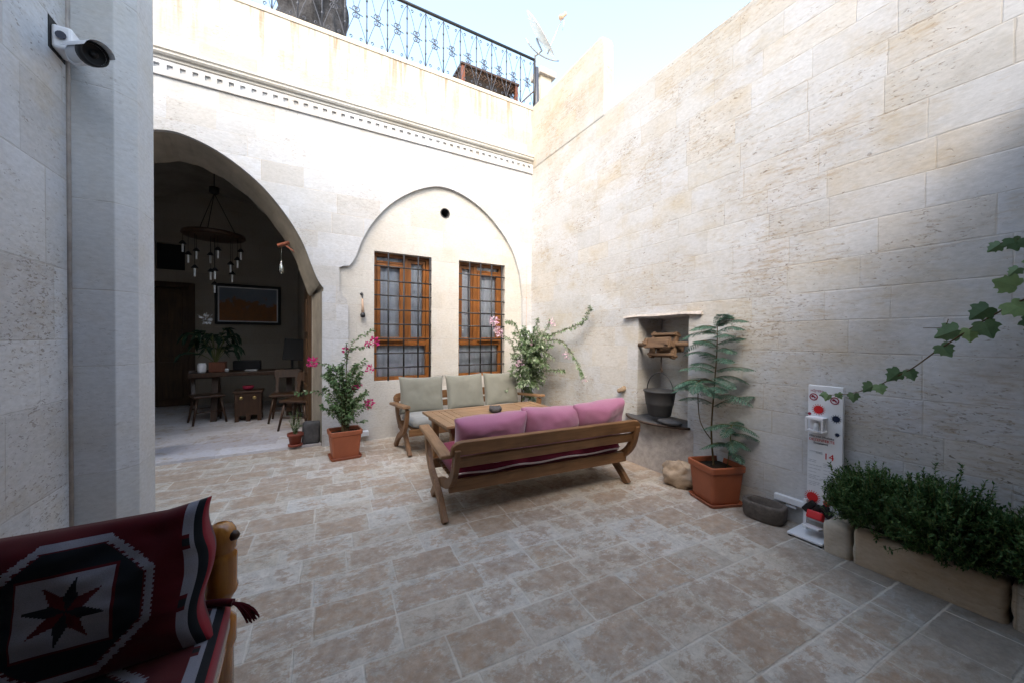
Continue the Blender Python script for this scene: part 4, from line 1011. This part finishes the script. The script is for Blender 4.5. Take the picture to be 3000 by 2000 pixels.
# ================================================================== KILIM BENCH
bn=thing('kilim_bench','varnished turned wood bench with a patterned red kilim seat pad in the near left corner','bench',(-.6,1.3,0))
w=MB(); px_,py_=-.245,1.62
pf=[(.036,0),(.036,.40),(.044,.42),(.044,.50),(.028,.52),(.026,.56),(.038,.585),(.048,.60),(.050,.615),(.046,.63),(.0475,.72),(.047,.735),(.041,.742),(.041,.748),(.046,.756),(.047,.79),(.044,.815),(.033,.835),(.018,.842),(0,.844)]
w.lathe(pf,(px_,py_,0),28); w.build('turned_post','varn',bn)
w=MB(); w.lathe(pf,(px_,py_-.66,0),28); 
for z0 in (0,): pass
w2=MB(); w2.box((px_+.005,1.29,.46),(.035,.62,.07)); w2.build('side_rail','varn',bn,bevel=.008)
w2=MB(); w2.box((-.64,1.64,.46),(.78,.035,.07)); w2.box((-.64,1.64,.78),(.76,.03,.05)); w2.box((-.64,1.0,.46),(.78,.035,.07)); w2.build('frame_rail','varn',bn,bevel=.008)
for x,y in ((-1.03,1.62),(-1.03,.98),(px_,.98)):
    w=MB(); w.lathe([(.036,0),(.036,.40),(.044,.42),(.044,.52),(.03,.56)] if y<1.5 else pf,(x,y,0),20); w.build('post','varn',bn)
w=MB(); w.lathe([(0,-.018),(.016,-.012),(.02,0),(.014,.012),(0,.018)],(px_+.038,py_-.02,.80),10); w.build('carved_knot','darkwood',bn)
# pattern function shared by cushion and seat pad: 0 red 1 dark 2 white 3 cord red
def octo(x,y,s):
    ax,ay=abs(x)/s,abs(y)/s; return max(ax,ay,(ax+ay)*.7071*1.02)
def kil(x,y,w_,h_,cx=0,cy=0,s=.15,jag=.006):
    X=x-cx;Y=y-cy
    ex=w_/2-abs(x)
    st_=int((Y+5)/jag)%2*.004
    if x>0 and ex<.075:
        if ex<.010: return 3
        if ex<.030: return 1
        zz=abs(((y+.3)%.16)-.08)/.08
        if ex<.060: return 2 if zz>.25+.0*ex or ex<.04 else (1 if zz<.12 else 0)
        return 0
    d=octo(X,Y,s)
    if .97-st_*8<d<1.06+st_*6: return 2
    if .93<d<=.97: return 0
    if d<.93:
        q=max(abs(X),abs(Y))/s
        if q<.56:
            r_=math.hypot(X,Y)/s; a=math.atan2(Y,X)+.2
            seg=a/(pi/4); fr=abs((seg%1)-.5)*2
            tt=(1-fr)*pi/8; R1=.52*.23*sin(pi/8)/(.23*sin(pi/8-tt)+.52*sin(tt))
            if r_<R1: return 0 if int(math.floor(seg+.5))%2 else 1
            if r_<.03: return 2
            return 2
        if q<.60: return 0
        return 1
    return 0
cw,chh=.66,.40
w=MB()
cush_m=lambda u,v:kil((2*u-1)*cw/2,(2*v-1)*chh/2,cw,chh,.045,-.005,.158)
cushion(w,cw,chh,.17,Rx(rad(-16)),(-.575,1.475,.765),seed=5,nu=190,nv=120,puff=4.5,mfn=cush_m,wrk=.016,pinch=.02,boxy=.3)
for v_ in w.v:
    t_=max(0,(v_.x+.36)/.13); v_.x+=.014*t_*sin((v_.z-.5)*26); v_.y+=.010*t_*sin((v_.z)*31+1); v_.z+=.022*max(0,(v_.x+.36)/.13)*max(0,v_.z-.88)/.07
kc=w.build('kilim_cushion',['kred','kdark','kwhite','kedge'],norm=False)
tag(kc,'dark red kilim cushion with a white octagon and star pattern leaning on the bench','cushion')
w=MB(); cushion(w,.80,.66,.11,Rx(rad(-90)),(-.615,1.27,.535),seed=9,nu=190,nv=150,puff=18,mfn=None,wrk=.004,pinch=0,boxy=.9)
# give the top face its pattern
nb=len(w.f)
for i,f_ in enumerate(w.f):
    c_=sum((w.v[k] for k in f_),Vector())/4
    if c_.z>.54: w.mi[i]=kil(c_.x+.615,c_.y-1.27,.80,.66,.045,-.03,.2)
    elif c_.x>-.225: w.mi[i]=3
w.build('seat_pad',['kred','kdark','kwhite','kedge'],bn,norm=False)
w=MB(); w.box((-.222,1.27,.50),(.012,.64,.03)); w.build('pad_border','beige',bn)
w=MB()
for i in range(26):
    a=R.uniform(-.02,.02); b=R.uniform(-.02,.02); w.tube(bez([(-.215,1.54,.60),(-.185+a*.3,1.53,.602),(-.155+a,1.515+b,.58),(-.14+a,1.505+b,.545+R.uniform(-.01,.01))],5),.003,4,False)
w.tube(bez([(-.29,1.57,.60),(-.25,1.56,.605),(-.20,1.535,.60)],5),.012,7); w.build('tassel','kred',bn)

# ================================================================== ROOM FURNITURE
dk=thing('reception_desk','long dark wooden slab desk in the dim room behind the arch','desk',(-.8,8.2,0.035))
w=MB(); pts=[(-1.62,7.88),(-1.2,7.93),(-.6,7.88),(-.1,7.92),(.03,7.9),(.0,8.5),(-1.6,8.52)]; w.prism(pts,[],fl,.87,.80); w.build('desktop','darkwood',dk,bevel=.01)
for x in (-1.3,-.2):
    for sgn in (1,-1): w=MB(); w.box((x,8.2+sgn*.14,.42),(.09,.05,.80),Rx(rad(14*sgn))); w.build('leg','darkwood',dk)
def chair(label,loc,rz):
    o=thing('wooden_chair',label,'chair',loc,rz,'dark wooden chairs at the desk')
    for sx_,sy_ in ((1,1),(1,-1),(-1,1),(-1,-1)):
        w=MB(); w.tube([(sx_*.15,sy_*.14,.44),(sx_*.22,sy_*.20,0)],[.022,.016],8); w.build('leg','darkwood',o,local=True)
    w=MB(); w.box((0,0,.455),(.42,.40,.04)); w.build('seat','darkwood',o,local=True,bevel=.012)
    w=MB(); plank_=[(-.19,.47),(-.23,.60),(-.30,.86)]
    plank(w,plank_,.03,.05,.15); w.build('back_post','darkwood',o,local=True); w=MB(); plank(w,plank_,.03,.05,-.15); w.build('back_post','darkwood',o,local=True)
    w=MB(); w.box((0,-.285,.79),(.40,.022,.15),Rx(rad(15))); w.build('backrest','darkwood',o,local=True,bevel=.008)
    w=MB(); w.tube([(.18,.16,.2),(-.18,.16,.2)],.01,6); w.tube([(.18,-.16,.22),(-.18,-.16,.22)],.01,6); w.build('stretcher','darkwood',o,local=True)
    return o
chair('dark wooden chair at the left end of the desk in front of the door',(-1.38,7.95,.035),rad(200))
chair('dark wooden chair nearest the arch jamb',(-.02,6.75,.035),rad(150))
chair('dark wooden chair pulled up to the right end of the desk',(-.24,7.5,.035),rad(175))
w=MB(); w.bb((-1.70,5.86,.036),(-1.615,6.25,.66)); w.bb((-1.66,5.9,.66),(-1.62,5.93,1.1)); tag(w.build('dark_cabinet','darkwood',bevel=.01),'edge of a dark wooden cabinet just inside the arch behind the pilaster','cabinet')
cs=thing('carved_chest','carved dark wooden chest with two brass rosettes under the desk','chest',(-.79,7.85,.035))
w=MB(); w.bb((-.98,7.7,.14),(-.60,8.0,.52)); w.build('box_body','darkwood',cs,bevel=.01)
w=MB(); w.bb((-1.0,7.68,.52),(-.58,8.02,.56)); w.build('lid','darkwood',cs,bevel=.008)
w=MB()
for x in (-.95,-.79,-.63):
    for y in (7.73,7.97): w=MB(); w.box((x,y,.09),(.06,.05,.11)); w.build('foot','darkwood',cs)
for x in (-.89,-.70): w=MB(); w.lathe([(0,0),(.03,.003),(.02,.012),(0,.015)],(x,7.698,.44),14,1,1,Rx(rad(90))); w.build('rosette','brass',cs)
w=MB(); w.lathe([(.03,0),(.07,.02),(.085,.06),(.08,.075),(.03,.06),(0,.06)],(-.80,7.82,.56),18); tag(w.build('red_bowl','maroonp'),'small glossy red bowl on the carved chest','bowl')
mo=thing('computer_monitor','black computer screen seen from behind at the right end of the desk','monitor',(-.12,8.1,.87))
w=MB(); w.box((-.12,8.1,1.24),(.34,.03,.40),Rx(rad(-10))@Ry(rad(6))); w.build('screen','blackp',mo,bevel=.006)
w=MB(); w.box((-.16,8.12,.88),(.24,.2,.015)); w.box((-.15,8.13,.98),(.04,.03,.18)); w.build('stand','blackp',mo)
pt=thing('desk_printer','low black printer on the far side of the desk','printer',(-.85,8.4,.87))
w=MB(); w.bb((-1.08,8.3,.87),(-.66,8.5,1.04)); w.build('printer_body','blackp',pt,bevel=.015)
w=MB(); w.bb((-.88,8.1,.871),(-.70,8.28,.885)); tag(w.build('paper_stack','whitep'),'small stack of white paper on the desk','paper')
w=MB(); w.lathe([(.02,0),(.03,.02),(.026,.05),(.015,.06),(0,.06)],(-1.13,8.05,.87),14); tag(w.build('glass_cup','tube'),'small shiny cup on the desk beside the plant box','cup')
w=MB(); w.lathe([(.05,0),(.06,.03),(.062,.12),(.05,.16),(.045,.16),(.045,.02),(0,.02)],(-1.46,8.0,.87),18); tag(w.build('white_vase','whitep'),'white vase at the left end of the desk','vase')
w=MB(); w.bb((-1.38,8.05,.87),(-1.15,8.25,1.04)); w2=w; o=w.build('plant_box','redwood',bevel=.008); tag(o,'brown wooden plant box on the desk','box')
ph=thing('potted_palm','broad leaved dark green house plant on the desk in front of the door','plant',(-1.4,8.2,1.0))
lf=MB(); st=MB()
for i in range(17):
    a=i*2.4; L_=R.uniform(.35,.6); e=R.uniform(.25,.8); P=bez([(-1.30,8.15,1.0),(-1.32+.1*cos(a),8.15+.1*sin(a),1.0+e*.7),(-1.35+L_*.8*cos(a),8.15+.35*L_*sin(a),1.05+e),(-1.35+L_*cos(a),8.15+.5*L_*sin(a),.95+e*.7)],8)
    st.tube(P,.006,5,False)
    for k in range(3,8):
        d=(P[k+1]-P[k]).normalized() if k<8 else d
        for s_ in (1,-1): sd=d.cross(Vector((0,0,1))).normalized()*s_; lf.leaf(P[k],d*.8+sd*.7,Vector((0,0,1)),.17,.06,.1,.3)
lf.build('foliage','houseleaf',ph,norm=False); st.build('stem','stemg',ph)
w=MB(); blossom(w,(-1.42,8.1,1.78),.08,24,.07); w.build('white_flower','whitep',ph,norm=False)
pn=thing('framed_painting','wide framed landscape painting of orange hills on the room back wall','painting',(-1.0,9.97,2.16))
x0,x1,z0,z1=-1.60,-.41,1.74,2.60
w=MB(); fw=.05
w.bb((x0,9.93,z0),(x0+fw,9.99,z1)); w.bb((x1-fw,9.93,z0),(x1,9.99,z1)); w.bb((x0+fw,9.93,z0),(x1-fw,9.99,z0+fw)); w.bb((x0+fw,9.93,z1-fw),(x1-fw,9.99,z1)); w.build('frame','blackp',pn,bevel=.006)
w=MB(); a=.05; b=.075
w.prism([(x0+a,z0+a),(x1-a,z0+a),(x1-a,z1-a),(x0+a,z1-a)],[[(x0+b,z0+b),(x1-b,z0+b),(x1-b,z1-b),(x0+b,z1-b)]],fxz,9.955,9.97); w.build('mount','whitep',pn)
w=MB(); w.bb((x0+b,9.962,z0+b),(x1-b,9.975,z1-b)); w.build('canvas','canvas',pn)
# chandelier
cd=thing('chandelier','round wooden disc chandelier with hanging glass tubes in the vaulted room','chandelier',(-1.255,7.8,3.15))
w=MB(); w.lathe([(.0,.02),(.36,.02),(.42,.012),(.425,-.03),(.40,-.05),(.30,-.045),(0,-.045)],(-1.255,7.8,3.17),36); w.build('wooden_disc','darkwood',cd)
w=MB(); w.lathe([(.035,0),(.07,.02),(.07,.11),(0,.11)],(-1.255,7.8,3.84),16)
for a in (0,2.1,4.2): w.tube([(-1.255,7.8,3.85),(-1.255+.3*cos(a),7.8+.3*sin(a),3.18)],.006,5)
w.tube([(-1.255,7.8,3.9),(-1.255,7.8,4.6)],.008,5); w.build('suspension','blackp',cd)
for px2,pz in [(555,725),(572,755),(589,742),(619,746),(646,738),(674,770),(693,757),(703,735),(589,790),(625,795),(640,795),(676,795),(632,828)]:
    fx=(px2-632)/1.0; X_=-1.255+fx*.0052; Z_=3.165-(pz-700)*.0061-.08; Y_=7.8+R.uniform(-.28,.12)*(1-abs(fx)/120)
    w=MB(); w.lathe([(.0,.155),(.006,.15),(.02,.14),(.045,.105),(.05,.095),(.02,.10),(.018,.09)],(X_,Y_,Z_-.06),12); w.tube([(X_,Y_,Z_+.08),(X_,Y_,3.13)],.003,4); hh=w.build('lamp_holder','blackp',cd)
    w=MB(); w.lathe([(0,-.08),(.012,-.078),(.0135,-.06),(.0135,.085),(0,.09)],(X_,Y_,Z_-.02),10); w.build('glass_tube','tube',hh)
# bracket lamp on the jamb
bl=thing('bracket_lamp','reddish wooden bracket lamp with a hanging glass bottle under the arch','lamp',(.0,6.3,2.8))
w=MB(); w.tube([(-.055,6.05,2.93),(.04,6.05,2.74),(.145,6.05,2.45)],[.035,.045,.03],4); w.build('back_plate','lampwood',bl)
w=MB(); w.tube([(.0,6.06,2.87),(-.285,6.06,2.745)],.026,4); w.tube([(-.20,6.06,2.765),(.10,6.05,2.56)],.011,5); w.build('arm','lampwood',bl)
w=MB(); w.lathe([(0,-.17),(.032,-.16),(.038,-.11),(.030,-.05),(.012,-.01),(.012,.02),(0,.02)],(-.24,6.08,2.53),14); w.tube([(-.24,6.08,2.55),(-.24,6.08,2.75)],.004,4); w.build('glass_bottle','tube2',bl)
w=MB(); w.lathe([(0,-.11),(.012,-.09),(.012,-.02),(0,0)],(-.24,6.08,2.50),8); w.build('bulb','tube',bl)

# ================================================================== LIGHT, SKY, CAMERA
SUN_EL=44; SUN_AZ=Vector((-.57,-.82,0)).normalized()   # direction towards the sun, in the x/y plane
W=bpy.data.worlds.new("World"); S.world=W; W.use_nodes=True
nt=W.node_tree; bgn=nt.nodes['Background']; sky=nt.nodes.new('ShaderNodeTexSky'); sky.sky_type='NISHITA'; sky.sun_disc=False
sky.sun_elevation=rad(SUN_EL); sky.sun_rotation=math.atan2(SUN_AZ.x,SUN_AZ.y); sky.dust_density=3.5; sky.ozone_density=1.; sky.air_density=1.7
nt.links.new(sky.outputs[0],bgn.inputs[0]); bgn.inputs[1].default_value=.15
L=bpy.data.lights.new('sun','SUN'); L.energy=.5; L.angle=rad(35); L.color=(1,.97,.93)
lo=bpy.data.objects.new('sun',L); COL.objects.link(lo)
sd=Vector((SUN_AZ.x*cos(rad(SUN_EL)),SUN_AZ.y*cos(rad(SUN_EL)),sin(rad(SUN_EL)))); lo.rotation_euler=sd.to_track_quat('Z','Y').to_euler()
cam=bpy.data.cameras.new('cam'); co=bpy.data.objects.new('camera',cam); COL.objects.link(co)
cam.sensor_width=36; cam.lens=1078/3000*36; cam.clip_start=.05; cam.clip_end=500
pitch=rad(-.67); roll=rad(-.35); az=rad(29.8)
R1=Matrix(((cos(roll),0,sin(roll)),(0,1,0),(-sin(roll),0,cos(roll)))); R2=Matrix(((1,0,0),(0,cos(pitch),-sin(pitch)),(0,sin(pitch),cos(pitch))))
Mw=Matrix(((cos(az),sin(az),0),(-sin(az),cos(az),0),(0,0,1)))
Rw=Mw@R2@R1
right=Rw@Vector((1,0,0)); fwd=Rw@Vector((0,1,0)); up=Rw@Vector((0,0,1))
m4=Matrix((( right.x,up.x,-fwd.x,0),(right.y,up.y,-fwd.y,0),(right.z,up.z,-fwd.z,1.5),(0,0,0,1)))
co.matrix_world=m4; S.camera=co
S.render.resolution_x=1024; S.render.resolution_y=682
vs_=S.view_settings; vs_.view_transform='Standard'; vs_.look='None'; vs_.gamma=1; vs_.exposure=2.08
S.render.engine='CYCLES'; S.cycles.max_bounces=8; S.cycles.diffuse_bounces=5; S.cycles.transparent_max_bounces=8
